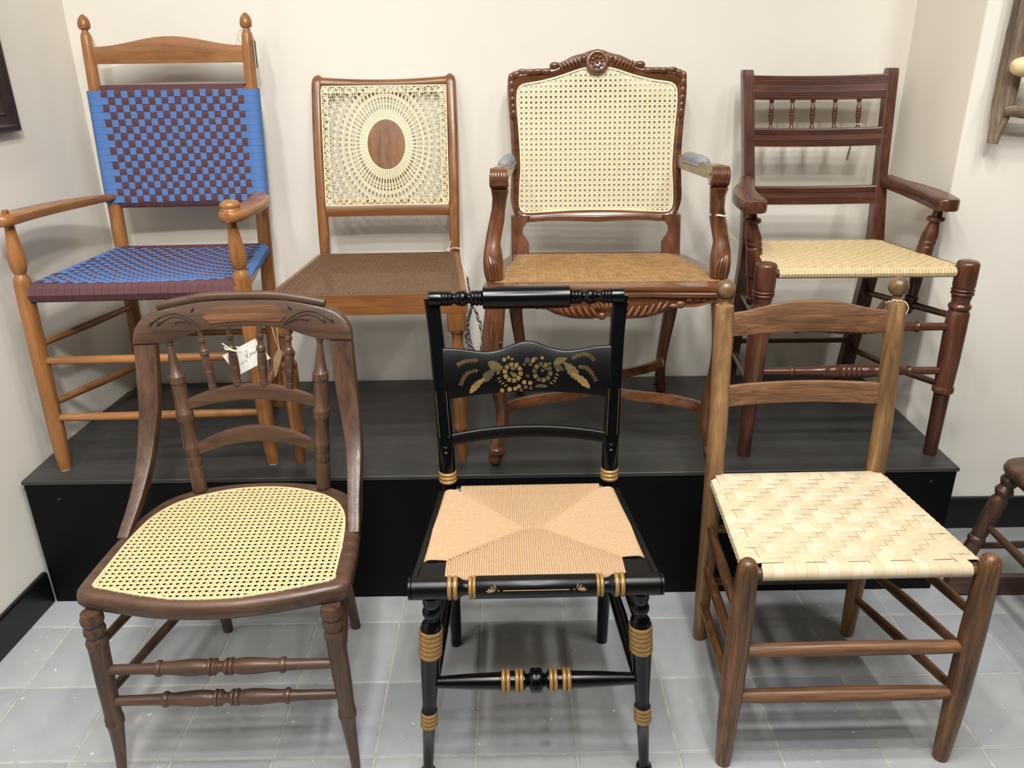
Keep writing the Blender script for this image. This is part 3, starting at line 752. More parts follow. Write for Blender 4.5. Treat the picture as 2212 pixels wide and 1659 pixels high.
# ------------------------------------------------------------------ chair D: reeded mahogany armchair with reed seat
D = thing('armchair', 'dark mahogany armchair with reeded back rails, five little spindles and golden reed seat', 'chair', (.887, 1.907, tz), -1.0)
dys = lambda z: interp(z, [0, .20, .45, .51, .70, .97], [.462, .420, .370, .382, .430, .495])
dpx = lambda z: interp(z, [0, .38, .50, .68, .83, .97], [.1865, .1865, .1865, .1915, .1985, .2055])
for s in (-1, 1):
    rings = []
    for z in [0, .1, .2, .3, .4, .45, .48, .51, .56, .62, .645, .66, .70, .78, .86, .93, .955, .963, .968]:
        x = s*dpx(z); y = dys(z); hw_ = interp(z, [0, .45, .68, .97], [.0215, .0225, .0150, .0155]); dp = .034; k = 1 if z < .961 else interp(z, [.961, .968], [1, .86])
        hw_ *= k; gr = .0026 if .665 < z < .95 else 0.0
        ring = [(x-hw_, y+.003, z), (x-hw_+.003, y, z)]
        for gi in (-.45, -.15, .15, .45):
            gx = gi*hw_*1.25; ring += [(x+gx-.0016, y, z), (x+gx-.0006, y+gr, z), (x+gx+.0006, y+gr, z), (x+gx+.0016, y, z)]
        ring += [(x+hw_-.003, y, z), (x+hw_, y+.003, z), (x+hw_, y+dp*k, z), (x-hw_, y+dp*k, z)]
        rings.append(ring)
    M().loft(rings).build('back_post', WD('z'), D, ang=28)
def drail(zt, zb, half, name, reeds):
    M().slat(lins(-half, half, 21), lambda x: zt-.004*(1-(x/half)**2), lambda x: zb-.0035*(1-(x/half)**2), lambda x, z: dys(z)+.002+.012*(1-(x/half)**2), .02, .0025, reeds).build(name, WD('x'), D, ang=28)
drail(.9535, .8885, .190, 'top_rail', (.10, .19, .28, .66, .75, .84, .93))
drail(.8125, .7625, .185, 'middle_rail', (.12, .22, .32, .66, .76, .86))
drail(.6535, .6035, .176, 'lower_rail', (.12, .22, .32, .66, .76, .86))
spp = [(0, .0066), (.06, .0070), (.10, .0050), (.16, .0045), (.30, .0060), (.42, .0077), (.46, .0077), (.475, .0062), (.49, .0078), (.52, .0080), (.545, .0078), (.555, .0062), (.57, .0078), (.60, .0080), (.62, .0066), (.66, .0076), (.75, .0062), (.85, .0045), (.90, .0045), (.93, .0066), (1, .0068)]
for x in (-.132, -.071, -.0115, .052, .1185):
    k = .012*(1-(x/.187)**2); M().lathe((x, dys(.812)+.012+k, .806), (x, dys(.886)+.012+k, .886), spp, 14).build('spindle', WD('z'), D)
dsx = lambda z: interp(z, [.34, .40, .45, .53, .60, .64], [.2175, .2195, .2215, .2295, .2415, .2465])
for s in (-1, 1):
    pr = [(.340, .004), (.344, .009), (.350, .011), (.356, .0135), (.362, .0135), (.366, .0110), (.372, .0150), (.384, .0195), (.390, .0195), (.394, .0150), (.402, .0155), (.446, .0178), (.449, .0215), (.452, .0222), (.455, .0215), (.458, .0208), (.49, .0215), (.522, .0218), (.528, .0218), (.531, .0200), (.534, .0205), (.537, .0220), (.541, .0220), (.545, .0203), (.550, .0218), (.562, .0212), (.575, .0178), (.590, .0140), (.594, .0145), (.598, .0225), (.603, .0232), (.607, .0222), (.610, .0135), (.620, .0120), (.640, .0118)]
    M().lathez(0, 0, pr, 20, lambda z: (s*dsx(z), .185-.01*(z-.36))).build('arm_support', WD('z'), D)
    ys = [.425, .40, .36, .32, .27, .22, .175, .15, .138, .132]; xo = [.219, .224, .240, .262, .276, .2805, .2795, .276, .269, .262]; xi = [.186, .188, .196, .207, .214, .216, .2155, .2185, .226, .236]
    P_, _ = smooth([(y, a, b) for y, a, b in zip(ys, xo, xi)], [0]*len(ys), 3); rr = []
    for y, a, b in P_:
        zc = interp(y, [.13, .30, .425], [.644, .6535, .668]); h = .0150; r = .005
        rr.append([(s*b, y, zc-h), (s*a, y, zc-h), (s*(a+.002), y, zc-h+.003), (s*(a+.002), y, zc+h-r), (s*a, y, zc+h-r*.4), (s*(a-.004), y, zc+h), (s*(b+.004), y, zc+h), (s*b, y, zc+h-r*.4), (s*(b-.002), y, zc+h-r), (s*(b-.002), y, zc-h+.003)])
    M().loft(rr).build('arm', WD('y'), D, ang=35)
    x = s*.2485
    pr = [(0, .0155), (.004, .0172), (.10, .0186), (.178, .0200), (.1815, .0225), (.185, .0262), (.191, .0270), (.197, .0262), (.2, .0235), (.203, .0232), (.27, .0258), (.36, .0268), (.400, .0268), (.404, .0240), (.408, .0232)] + beads((.410, .424, .0225, .0272)) + [(.427, .0215), (.434, .0215), (.440, .0235), (.446, .0235)] + beads((.447, .4555, .0235, .0274), (.4565, .464, .0240, .0274)) + [(.466, .0250), (.47, .0265), (.50, .0270), (.521, .0268), (.528, .0258), (.532, .0225), (.5345, .015), (.535, .002)]
    M().lathez(0, 0, pr, 24, lambda z: (s*interp(z, [0, .5], [.2525, .248]), 0)).build('front_post', WD('z'), D)
turn = [(-.25, .0095), (-.158, .0105)] + [(-.156, .0108), (-.154, .0140), (-.150, .0152), (-.146, .0140), (-.144, .0110)]
hf = [(.0, .0165)]
def dturn():
    L = [(-.250, .0098), (-.160, .0108), (-.157, .0135), (-.1525, .0150), (-.148, .0135), (-.145, .0108), (-.078, .0128), (-.074, .0150), (-.069, .0160), (-.064, .0150), (-.062, .0142), (-.05, .0168), (-.030, .0172)]
    L += [(a, b) for a, b in beads((-.026, -.0135, .0152, .0182), (-.013, -.0005, .0152, .0185))]
    R = [(-a, b) for a, b in L[::-1]]; return L+R
M().lathe((-.25, 0, .243), (.25, 0, .243), [((a+.25)/.5, b) for a, b in dturn()], 18).build('front_stretcher', WD('x'), D)
M().lathe((-.25, 0, .3635), (.25, 0, .3635), [((a+.25)/.5, b) for a, b in dturn()], 18).build('front_stretcher', WD('x'), D)
M().tube([(-.186, dys(.172)+.016, .172), (.186, dys(.172)+.016, .172)], .0085, 12).build('back_stretcher', WD('x'), D)
for s in (-1, 1):
    for z0, z1 in ((.388, .338), (.200, .142)):
        M().tube([(s*.25, 0, z0), (s*.22, .2, (z0+z1)/2), (s*.187, dys(z1)+.014, z1)], [.0080, .0105, .0075], 12, sub=5).build('side_stretcher', WD('y'), D)
    M().tube([(s*.248, 0, .505), (s*.187, dys(.495)+.014, .494)], .0115, 12).build('seat_rail', WD('y'), D)
M().tube([(-.248, 0, .506), (.248, 0, .506)], .0098, 12).build('seat_rail', WD('x'), D)
M().tube([(-.187, .378, .493), (.187, .378, .493)], .010, 12).build('seat_rail', WD('x'), D)
sd = M(); p_ = .0077; dhw = lambda y: .243-.060*y/.378; dz0 = lambda x, y: .5185-.012*y/.378-.006*sin(pi*min(max(y/.378, 0), 1))*(1-(x/.25)**2)
nc = int(.436/p_); nr = int(.345/p_)
for i in range(nc):
    x = -.214+.428*i/(nc-1); ye = min(.372, (.243-abs(x)-.002)/.060*.378)
    pts = [(x, .012, .4945), (x, -.002, .4938), (x, -.0115, .4995), (x, -.0135, .507), (x, -.009, .5155), (x, 0, .519)]
    for j in range(nr):
        y = .017+p_*(j+.5)
        if y > ye-.003: break
        pts.append((x, y, dz0(x, y)+(.0009 if (i-j) % 4 < 2 else -.0009)))
    pts += [(x, .378, .5045), (x, .391, .4985), (x, .391, .490)] if ye >= .37 else [(x, ye, dz0(x, ye)-.003)]
    sd.ribbon(pts, (.0035, 0, 0), .0011)
for j in range(nr):
    y = .017+p_*(j+.5); h = dhw(y); e = [(-h+.004, y, .493-.01*y/.378), (-h-.009, y, .499-.011*y/.378), (-h-.0105, y, .509-.011*y/.378), (-h+.001, y, .5165-.011*y/.378)]; pts = list(e)
    for i in range(nc):
        x = -.214+.428*i/(nc-1)
        if abs(x) > h-.006: continue
        pts.append((x, y, dz0(x, y)-(.0009 if (i-j) % 4 < 2 else -.0009)))
    pts += [(-a, b, c) for a, b, c in e[::-1]]; sd.ribbon(pts, (0, .0034, 0), .0011)
sd.build('woven_seat', REED, D, kind='stuff')

# ------------------------------------------------------------------ chair E: walnut side chair with caned seat (front left)
E = thing('side_chair', 'dark walnut side chair with carved crest, turned spindles and pale caned seat', 'chair', (-.5795, 1.230, 0), 1.2)
ey = lambda z: interp(z, [.44, .49, .62, .71, .82, .95], [.345, .355, .378, .398, .417, .447])
cxt = [0, .05, .09, .135, .172, .195, .213, .226, .2345, .2385, .2395]; czt = [.9165, .916, .914, .9065, .8975, .8905, .882, .870, .857, .843, .826]
cxb = [0, .05, .095, .14, .158, .1605, .19, .2395]; czb = [.855, .854, .8475, .832, .827, .8235, .8225, .8225]
xs = lins(-.172, .172, 47); xs = [-.2395, -.2385, -.2365, -.233, -.228, -.220, -.210, -.199, -.186, -.174, -.1605, -.158]+lins(-.15, .15, 31)+[.158, .1605, .174, .186, .199, .210, .220, .228, .233, .2365, .2385, .2395]
M().slat(xs, lambda x: interp(abs(x), cxt, czt), lambda x: interp(abs(x), cxb, czb), lambda x, z: ey(z)-.004+.01*(1-(x/.24)**2), .026, .006).build('crest_rail', WE('x'), E, ang=40)
efy = lambda x, z: ey(z)-.004+.01*(1-(x/.24)**2)
cpz = lambda x: interp(abs(x), [0, .05, .09, .135, .186], [.9225, .922, .9195, .912, .9015])
M().tube([(x, efy(x, .91)+.006, cpz(x)) for x in lins(-.183, .183, 25)], .0098, 14).build('crest_moulding', WE('x'), E, label='rolled moulding along the top of the crest')
md = [(-.058, .9015), (.075, .9015), (.081, .894), (.098, .8785), (.084, .866), (0, .8685), (-.071, .8645), (-.087, .879), (-.066, .889), (-.064, .895)]
M().plate(dense(md, 60), lambda u, v, h: (u, efy(u, v)-.0022+h, v), .004).build('veneer_panel', MEDAL, E, label='lighter brown veneer panel let into the crest')
gm = M()
for s in (-1, 1):
    for pts in ([(.088, .858), (.112, .876), (.142, .887), (.172, .882), (.198, .866)], [(.090, .857), (.118, .872), (.142, .880), (.162, .876), (.182, .864)], [(.094, .857), (.112, .866), (.130, .870), (.146, .868)]):
        gm.tube([(s*x, efy(x, z)-.0002, z) for x, z in pts], [.0007]+[.0013]*(len(pts)-2)+[.0024], 6, sub=5)
    for (x, z), r in (((.107, .892), .5), ((.199, .864), .35), ((.182, .864), .35)):
        gm.ball((s*x, efy(x, z), z), .0028, .0012, .0088, rot=Matrix.Rotation(s*r*-1, 3, 'Y'))
gm.build('leaf_carving', plain('painted_groove_shade', (38, 26, 20), .5, .2, 60), E, label='incised leaf sprays on the crest, groove shade painted in')  # dark tubes half sunk in the crest; their colour carries the grooves' shade
for s in (-1, 1):
    zz = [.822, .78, .74, .70, .66, .62, .585, .55, .52, .495, .478, .4665]; yy = [.4135, .406, .3985, .391, .3805, .364, .343, .312, .276, .242, .218, .200]
    xo = [.2395, .241, .2425, .2440, .2465, .2490, .2500, .2503, .2508, .253, .2555, .2565]; ww = [.0495, .0490, .048, .046, .043, .039, .035, .0305, .0275, .0255, .0245, .024]; dd = [.026, .027, .029, .031, .034, .039, .045, .053, .060, .063, .060, .050]
    P_ = list(zip(zz, yy, xo, ww, dd)); rr = []
    for z, y, x, w_, d in P_:
        b = x-w_; e = .0045
        rr.append([(s*x, y+e, z), (s*(x-e*.3), y+e*.3, z), (s*(x-e), y, z), (s*(b+e), y, z), (s*(b+e*.3), y+e*.3, z), (s*b, y+e, z), (s*(b+.003), y+d, z), (s*(x-.001), y+d, z)])
    M().loft(rr).build('upright', WE('z'), E, ang=35)
    pr = [(.468, .0165), (.53, .0175), (.532, .0165), (.535, .0178), (.552, .0178), (.555, .0166), (.558, .0180), (.570, .0180), (.573, .0190), (.580, .0190), (.583, .0172), (.60, .0168), (.638, .0172), (.641, .0192), (.646, .0198), (.651, .0185), (.656, .0196), (.661, .0192), (.664, .0168), (.70, .0166), (.728, .0160), (.730, .0178), (.735, .0185), (.740, .0172), (.744, .0180), (.748, .0172), (.751, .0140), (.78, .0102), (.815, .0058), (.818, .0056), (.819, .0078), (.834, .0078)]
    M().lathez(0, 0, pr, 20, lambda z: (s*interp(z, [.47, .56, .65, .74, .83], [.1445, .1490, .1545, .1605, .1665]), interp(z, [.47, .83], [.395, .431]))).build('back_spindle', WE('z'), E)
iy = lambda z: interp(z, [.47, .83], [.395, .431])
for zt, zt1, zb, zb1, hx in ((.7195, .6905, .684, .668, .142), (.619, .5835, .583, .557, .134)):
    M().slat(lins(-hx, hx, 25), lambda x: zt1+(zt-zt1)*(1-(x/hx)**2), lambda x: zb1+(zb-zb1)*(1-(x/hx)**2), lambda x, z: iy(z)-.006+.010*(1-(x/hx)**2), .014, .002).build('arched_rail', WE('x'), E)
for x1, x0 in ((-.098, -.087), (-.034, -.030), (.034, .030), (.098, .087)):
    zb = .7195-.029*(x0/.142)**2-.001; zt = .851 if abs(x0) > .05 else .857
    pr = [(0, .0085), (.035, .0092), (.045, .0075), (.055, .0090), (.085, .0088), (.09, .0078), (.16, .0082), (.25, .0098), (.30, .0106), (.305, .0098), (.32, .0108), (.335, .0100), (.35, .0108), (.46, .0104), (.56, .0084), (.575, .0080), (.58, .0100), (.605, .0108), (.63, .0092), (.65, .0100), (.665, .0080), (.69, .0066), (.79, .0058), (.795, .0082), (.825, .0088), (.85, .0080), (.86, .0054), (1, .0050)]
    M().lathe((x0, iy(zb)+.010, zb), (x1, iy(.85)+.004, zt), pr, 16).build('spindle', WE('z'), E)
eo = [(0, -.034), (.06, -.031), (.12, -.021), (.18, -.007), (.225, .006), (.250, .014), (.2615, .026), (.264, .045), (.2635, .09), (.258, .19), (.244, .285), (.212, .365), (.15, .410), (.075, .430), (0, .436)]
ec = [(0, -.0135), (.06, -.0105), (.13, .005), (.20, .026), (.2285, .037), (.2295, .06), (.2285, .1), (.223, .2), (.207, .285), (.167, .345), (.095, .383), (.045, .396), (0, .399)]
n = 140; a = ang_sample(mirror(cat(eo)), (0, .19), n); b = ang_sample(mirror(cat(ec)), (0, .19), n); rings = []
for i in range(n):
    o = V(a[i]); q = V(b[i]); d = (o-q).normalized(); ring = []
    for off, z in ((None, .4655), (-.016, .4655), (-.008, .4635), (-.003, .459), (-.0005, .452), (0, .445), (-.001, .437), (-.005, .430), (-.012, .426), (-.02, .425), (None, .425)):
        p = q if off is None else o+d*off; ring.append((p.x, p.y, z))
    rings.append(ring)
M().loft(rings, closed=True).build('seat_frame', WE('x'), E, ang=40)
sO = mirror(cat(ec))
cane(offset_poly(sO, .003), .01275, .0022, lambda u, v, h: (u, v, .4652+h), (.002, .003), .155, .0022).build('cane_seat', CANE, E, kind='stuff')
bd = M(); band(bd, ang_sample(offset_poly(sO, .0005), (0, .19), 150), .0048, .0008, .0022, lambda u, v, h: (u, v, .4652+h)); bd.build('cane_binding', CANE, E)
for s in (-1, 1):
    pr = [(0, .0082), (.03, .0094), (.08, .0117), (.13, .0142), (.152, .0166), (.155, .0182), (.159, .0186), (.163, .0172), (.167, .0186), (.171, .0180), (.174, .0166), (.19, .0166), (.27, .0184), (.345, .0190), (.352, .0196), (.357, .0208), (.364, .0208), (.369, .0188), (.373, .0160), (.377, .0172), (.383, .0202), (.390, .0208), (.396, .0190), (.400, .0160), (.404, .0190), (.411, .0214), (.418, .0214), (.423, .0190), (.430, .0185)]
    M().lathez(0, 0, pr, 22, lambda z: (s*sinterp(z, [0, .16, .43], [.2435, .2360, .2285]), interp(z, [0, .08, .16, .43], [-.012, -.002, .002, .004]))).build('front_leg', WE('z'), E)
    M().lathez(0, 0, [(0, .0125), (.05, .0138), (.25, .0162), (.43, .0165)], 16, lambda z: (s*interp(z, [0, .43], [.169, .152]), interp(z, [0, .43], [.463, .378]))).build('back_leg', WE('z'), E)
def esp():
    L = [(-.232, .0098), (-.150, .0108), (-.128, .0118), (-.1265, .0150), (-.122, .0165), (-.117, .0150), (-.1155, .0125), (-.10, .0130), (-.07, .0158), (-.05, .0166), (-.032, .0150), (-.026, .0132)]
    L += beads((-.0255, -.0165, .0145, .0175), (-.016, -.008, .0135, .0170)); L += [(-.006, .0128), (-.0035, .0105)]
    return L+[(-a, b) for a, b in L[::-1]]
for z in (.2925, .2130):
    M().lathe((-.232, 0, z), (.232, 0, z), [((a+.232)/.464, b) for a, b in esp()], 18).build('front_stretcher', WE('x'), E)
for s in (-1, 1):
    for z0, z1 in ((.352, .330), (.236, .205)):
        M().tube([(s*.229, 0, z0), (s*.20, .2, (z0+z1)/2), (s*.160, .415, z1)], [.0085, .0108, .0080], 12, sub=5).build('side_stretcher', WE('y'), E)
M().tube([(-.163, .425, .25), (.163, .425, .25)], .0095, 12).build('back_stretcher', WE('x'), E)

# ------------------------------------------------------------------ chair F: black stencilled side chair with rush seat (front centre)
F = thing('side_chair', 'black lacquered side chair with gold stencilled slat, gold rings and woven rush seat', 'chair', (.043, 1.225, 0), .5)
fy = lambda z: interp(z, [0, .46, .50, .60, .91], [.385, .352, .360, .385, .480])
fx = lambda z: interp(z, [0, .46, .57, .66, .77, .88, .915], [.188, .1855, .1885, .194, .2, .2105, .2155])
for s in (-1, 1):
    secs = [(s*fx(z), fy(z)+.016, z, w_, d, e) for z, w_, d, e in ((0, .027, .027, 2), (.1, .030, .030, 2), (.3, .034, .034, 2), (.44, .037, .037, 2), (.53, .037, .037, 2), (.545, .0375, .036, 2.1), (.56, .0375, .033, 2.6), (.575, .037, .028, 4), (.60, .0365, .025, 6), (.70, .0335, .023, 7), (.82, .0325, .023, 7), (.90, .0335, .024, 7))]
    bp = M().sup(secs, 24).build('back_post', BLACK, F, ang=45)
    for k in range(3):
        z = .4985+.0085*k; m = M(); pr = beads((z-.0038, z+.0038, .0187, .0208)); m.lathez(0, 0, pr, 22, lambda q: (s*fx(q), fy(q)+.016)); m.build('gold_ring', GOLD, bp)
    m = M()
    for e in (-1, 1):
        m.tube([(s*fx(z)+e*.0115*(1 if z > .60 else .75), fy(z)+.016-.0118-.0003*(z < .62), z) for z in lins(.592, .70, 10)], .0006, 5)
        m.tube([(s*fx(.592)+e*.0088, fy(.592)+.0042, .592), (s*fx(.585)+e*.0075, fy(.585)+.0032, .584), (s*fx(.575), fy(.575)+.0022, .5755)], .0006, 5, sub=3)
    m.ball((s*fx(.5655), fy(.5655)+.0008, .5655), .0031, .0008, .0031)
    m.build('gold_pinstripe', GOLDD, bp)
cyl = []
def fcrest():
    L = [(-.2185, .0150), (-.217, .0172), (-.196, .0172), (-.190, .0168)]
    L += beads((-.1885, -.1815, .0152, .0172), (-.181, -.1745, .0152, .0170), (-.174, -.1675, .0145, .0165)); L += [(-.165, .0125), (-.160, .0120), (-.156, .0150)]
    L += beads((-.155, -.149, .015, .0170), (-.1485, -.136, .0160, .0182)); L += [(-.134, .0145), (-.130, .0115), (-.127, .0115), (-.124, .0148)]
    L += beads((-.1235, -.1155, .0150, .0176), (-.115, -.107, .0150, .0178), (-.1065, -.0995, .0150, .0172)); L += [(-.0985, .0170), (-.0975, .0236), (-.096, .0250), (-.06, .0254), (0, .0256)]
    return L+[(-a, b) for a, b in L[::-1][1:]]
M().lathe((-.2185, .4805, .9005), (.2185, .4805, .9005), [((a+.2185)/.437, b) for a, b in fcrest()], 26).build('crest_rail', BLACK, F)
fst = lambda x: interp(abs(x), [0, .012, .03, .048, .066, .086, .105, .133, .16, .19], [.8010, .7997, .7945, .7875, .7825, .7798, .7808, .7860, .7910, .7935])
fsb = lambda x: .6895-.009*(x/.18)**2
fsy = lambda x, z: fy(z)+.004+.016*(1-(x/.19)**2)
def fst2(x): return sum(fst(x+d) for d in (-.008, -.004, 0, .004, .008))/5
sl = M().slat(lins(-.190, .190, 61), fst2, fsb, fsy, .010, .0035).build('stencilled_slat', BLACKD, F, ang=50)
M().slat(lins(-.184, .184, 25), lambda x: .6165-.0125*(x/.18)**2, lambda x: .5920-.0125*(x/.18)**2, lambda x, z: fy(z)+.004+.012*(1-(x/.184)**2), .012, .002).build('lower_slat', BLACKD, F)
GX = lambda cx: .0001787*cx-.187
GZ = lambda cy: .8062-.0001735*cy
def gpl(m, pts, h=.0005):
    out = [(GX(a), GZ(b)) for a, b in pts]; m.plate(out, lambda u, v, q: (u, fsy(u, v)-h+q, v), .0006)
def circ(cx, cy, r, n=12, sq=1.): return [(cx+r*cos(2*pi*i/n), cy+r*sq*sin(2*pi*i/n)) for i in range(n)]
def leafp(p, q, w_, bend=0, jag=0):
    p, q = V(p), V(q); d = q-p; nn = V((-d.y, d.x)).normalized(); L = []; R_ = []
    for i in range(11):
        t = i/10; c = p+d*t+nn*bend*sin(pi*t); ww = w_*sin(pi*min(1, t**.75*.98+.01)); j = 1+(jag if i % 2 else -jag)
        L.append(tuple(c+nn*ww*j)); R_.append(tuple(c-nn*ww*j))
    return L+R_[::-1]
g1, g2, g3 = M(), M(), M()
for k in range(10):
    a = 2*pi*k/10+.15
    for gm_, c, lo in ((g1, (862, 418), None), (g3 if k % 2 else g2, (1240, 420), None)):
        gpl(gm_, [(c[0]+r*cos(a+t), c[1]+r*sin(a+t)) for r, t in ((74, -.22), (112, -.27), (132, -.14), (124, 0), (134, .14), (112, .27), (74, .22))])
gpl(g2, circ(868, 368, 34, 12, .55)); gpl(g2, circ(880, 450, 34, 12, .8)); gpl(g3, circ(845, 425, 24)); gpl(g3, circ(1240, 400, 22)); gpl(g2, circ(1258, 352, 13)); gpl(g3, circ(1285, 378, 18))
for x, y, r in ((722, 640, 29), (818, 628, 31), (890, 622, 28), (938, 596, 27), (1007, 545, 28), (1082, 555, 28), (757, 252, 27), (812, 228, 20), (856, 250, 17), (1240, 240, 22)): gpl(g1, circ(x, y, r, 14, .95))
for x, y, r in ((1025, 606, 27), (1090, 618, 22), (966, 642, 22), (1050, 268, 34), (1165, 250, 20), (1338, 312, 21), (1090, 322, 24), (1010, 318, 22), (930, 300, 16)): gpl(g3, circ(x, y, r, 14, .95))
gpl(g1, leafp((1105, 300), (1150, 225), 26)); gpl(g3, [(1140, 600), (1190, 572), (1260, 575), (1310, 600), (1290, 615), (1150, 612)])
for x, y in ((678, 422), (686, 487), (703, 525), (735, 551), (769, 580)): gpl(g1, leafp((x-24, y+12), (x+24, y-14), 8))
for x, y in ((1434, 400), (1428, 452), (1411, 497), (1394, 533), (1353, 560)): gpl(g1, leafp((x-22, y-14), (x+24, y+14), 9))
gpl(g1, leafp((1042, 480), (1038, 436), 5)); gpl(g1, leafp((1058, 488), (1066, 446), 5))
gpl(g1, leafp((308, 656), (520, 470), 42, -14, .12)); gpl(g3, leafp((470, 520), (650, 370), 56, -8, .15)); gpl(g2, leafp((548, 282), (745, 352), 58, 14, .15))
gpl(g1, leafp((1842, 616), (1590, 420), 46, 14, .12)); gpl(g2, leafp((1700, 520), (1500, 285), 62, 14, .14)); gpl(g2, leafp((1382, 320), (1560, 245), 42, -10, .14)); gpl(g3, leafp((1390, 330), (1520, 400), 36, 0, .14))
gpl(g3, leafp((640, 390), (735, 365), 34))
for pts in ([(160, 292), (225, 262), (310, 246), (428, 246)], [(195, 552), (230, 470), (300, 395), (430, 374)], [(1610, 250), (1700, 205), (1810, 190), (1905, 270)], [(1690, 350), (1790, 358), (1860, 420), (1922, 525)]):
    P_, _ = smooth([V((a, b, 0)) for a, b in pts], [0]*4, 4)
    g1.tube([(GX(p.x), fsy(GX(p.x), GZ(p.y))-.0003, GZ(p.y)) for p in P_], .0005, 5)
    for i in range(1, len(P_)-1):
        t = (P_[i+1]-P_[i-1]).normalized(); nn = V((-t.y, t.x, 0))
        for e in (-1, 1):
            a = P_[i]+nn*e*8; b = a+nn*e*20+t*(-16 if pts[0][0] < 900 and pts[0][1] < 600 else 16); gpl(g1, leafp((a.x, a.y), (b.x, b.y), 4.5))
g1.build('gold_stencil', GOLDD, sl, 'stuff', flat=True); g2.build('gold_stencil', plain('dark_gold_paint', (108, 90, 50), .45, .5, 60, metal=.3), sl, 'stuff', flat=True); g3.build('gold_stencil', GOLDO, sl, 'stuff', flat=True)
# seat roll, frame, rush
def froll():
    L = [(-.2345, .0190), (-.233, .0216), (-.168, .0216), (-.1675, .0205)]
    C = [(-.1295, .0145)]
    return L+[(-.1465, .0205), (-.143, .0185), (-.138, .0150), (-.130, .0132), (-.122, .0150), (-.117, .0185), (-.1135, .0205)]+[(-.1115, .0216), (0, .0218)]
L = froll(); L = L+[(-a, b) for a, b in L[::-1][1:]]
L = [(-.2405, .0195), (-.2395, .0214), (-.2350, .0214)]+L+[(.2350, .0214), (.2395, .0214), (.2405, .0195)]
ro = M().lathe((-.2405, .003, .4755), (.2405, .003, .4755), [((a+.2405)/.481, b) for a, b in L], 26).build('front_roll', BLACKD, F)
for s in (-1, 1):
    for x0, x1 in ((.1470, .1565), (.1575, .167), (.1125, .1195), (.1200, .127)):
        rr = .0232 if x0 > .14 or x0 < .115 else .0222
        M().lathe((s*x0, .003, .4755), (s*x1, .003, .4755), [(t, .0195+(rr-.0195)*sqrt(max(0, 1-(2*t-1)**2))) for t in lins(0, 1, 7)], 24).build('gold_ring', GOLD, ro)
m = M()
rp_ = lambda x, a, e=.0003: (x, .003-(.0217+e)*cos(a), .4755+(.0217+e)*sin(a))
m.tube([rp_(x, .30) for x in lins(-.062, .062, 20)], .0008, 5)
for s in (-1, 1):
    m.ball(rp_(s*.0705, .30), .0022, .0010, .0022)
    for da, dx in ((.16, .019), (.28, .022), (.46, .018), (.68, .013), (.82, .006)):
        a0 = .30; p = [rp_(s*(.0725+dx*t), a0+(da-a0)*t**1.3) for t in lins(.25, 1, 5)]; m.tube(p, [.0004, .0010, .0015, .0014, .0006], 6)
m.build('gold_line', GOLDD, ro)
sh = lambda y: .2295-.030*(y-.02)/.32
for s in (-1, 1):
    rr = []
    for y in lins(.006, .347, 20):
        x = sh(y)+.0035*max(0, 1-y/.09)**2; zt = .485+.003*sin(pi*min(1, max(0, y/.34)))
        rr.append([(s*(x-.006), y, .458), (s*(x+.007), y, .458), (s*(x+.007), y, zt-.003), (s*(x+.005), y, zt), (s*(x-.004), y, zt), (s*(x-.006), y, zt-.002)])
    M().loft(rr).build('side_rail', BLACKD, F)
    M().box((min(s*.172, s*.226), .016, .458), (max(s*.172, s*.226), .0755, .4835)).build('corner_block', BLACKD, F)
M().tube([(-.168, .357, .478), (.168, .357, .478)], .0105, 12).build('back_rail', BLACKD, F)
ru = M()
A0, A1, B0 = (-.171, .075), (-.018, .186), (-.163, .350)
nst = 74; zs_ = .4865
def seamf(x):  # front seam
    ax_ = abs(x-.004); return interp(ax_, [.022, .172], [.186, .075]) if ax_ > .022 else .186
def seamb(x):
    ax_ = abs(x-.002); return interp(ax_, [.022, .165], [.186, .351]) if ax_ > .022 else .186
for i in range(nst):
    x = -.1705+.341*i/(nst-1); j = random.uniform(-.0004, .0004); y1 = seamf(x)
    pts = [(x, .022, .466), (x, .0185, .476), (x, .022, zs_-.0015), (x, .034, zs_+j)] + ([(x, .5*(.034+y1), zs_+.001+j)] if y1 > .09 else []) + [(x, y1-.006, zs_-.001), (x, y1+.001, zs_-.006)]
    if y1 > .05: ru.tube(pts, .00235, 6, sub=2)
    x = x*.955; y1 = seamb(x)
    pts = [(x, .366, .470), (x, .3685, .480), (x, .360, zs_+.001), (x, .348, zs_+.002+j)] + ([(x, .5*(.34+y1), zs_+.0015+j)] if y1 < .30 else []) + [(x, y1+.006, zs_-.001), (x, y1-.001, zs_-.006)]
    if y1 < .345: ru.tube(pts, .00225, 6, sub=2)
ns2 = 58
for i in range(ns2):
    y = .0785+.265*i/(ns2-1); j = random.uniform(-.0004, .0004)
    xs_ = interp(y, [.075, .186, .351], [.171, .019, .164])
    for s in (-1, 1):
        xo = sh(y)-.0075
        ru.tube([(s*xo, y, .468), (s*(xo-.0005), y, zs_-.004), (s*(xo-.009), y, zs_+.001+j), (s*.5*(xo+xs_), y, zs_+.001+j), (s*(xs_+.006), y, zs_-.001), (s*(xs_-.001), y, zs_-.006)], .0024, 6, sub=2)
ru.build('rush_seat', RUSH, F, kind='stuff')
M().box((-.17, .03, .462), (.17, .35, .468)).build('seat_web', RUSH, F)
flx = lambda z: .1985+.0685*(.44-z)
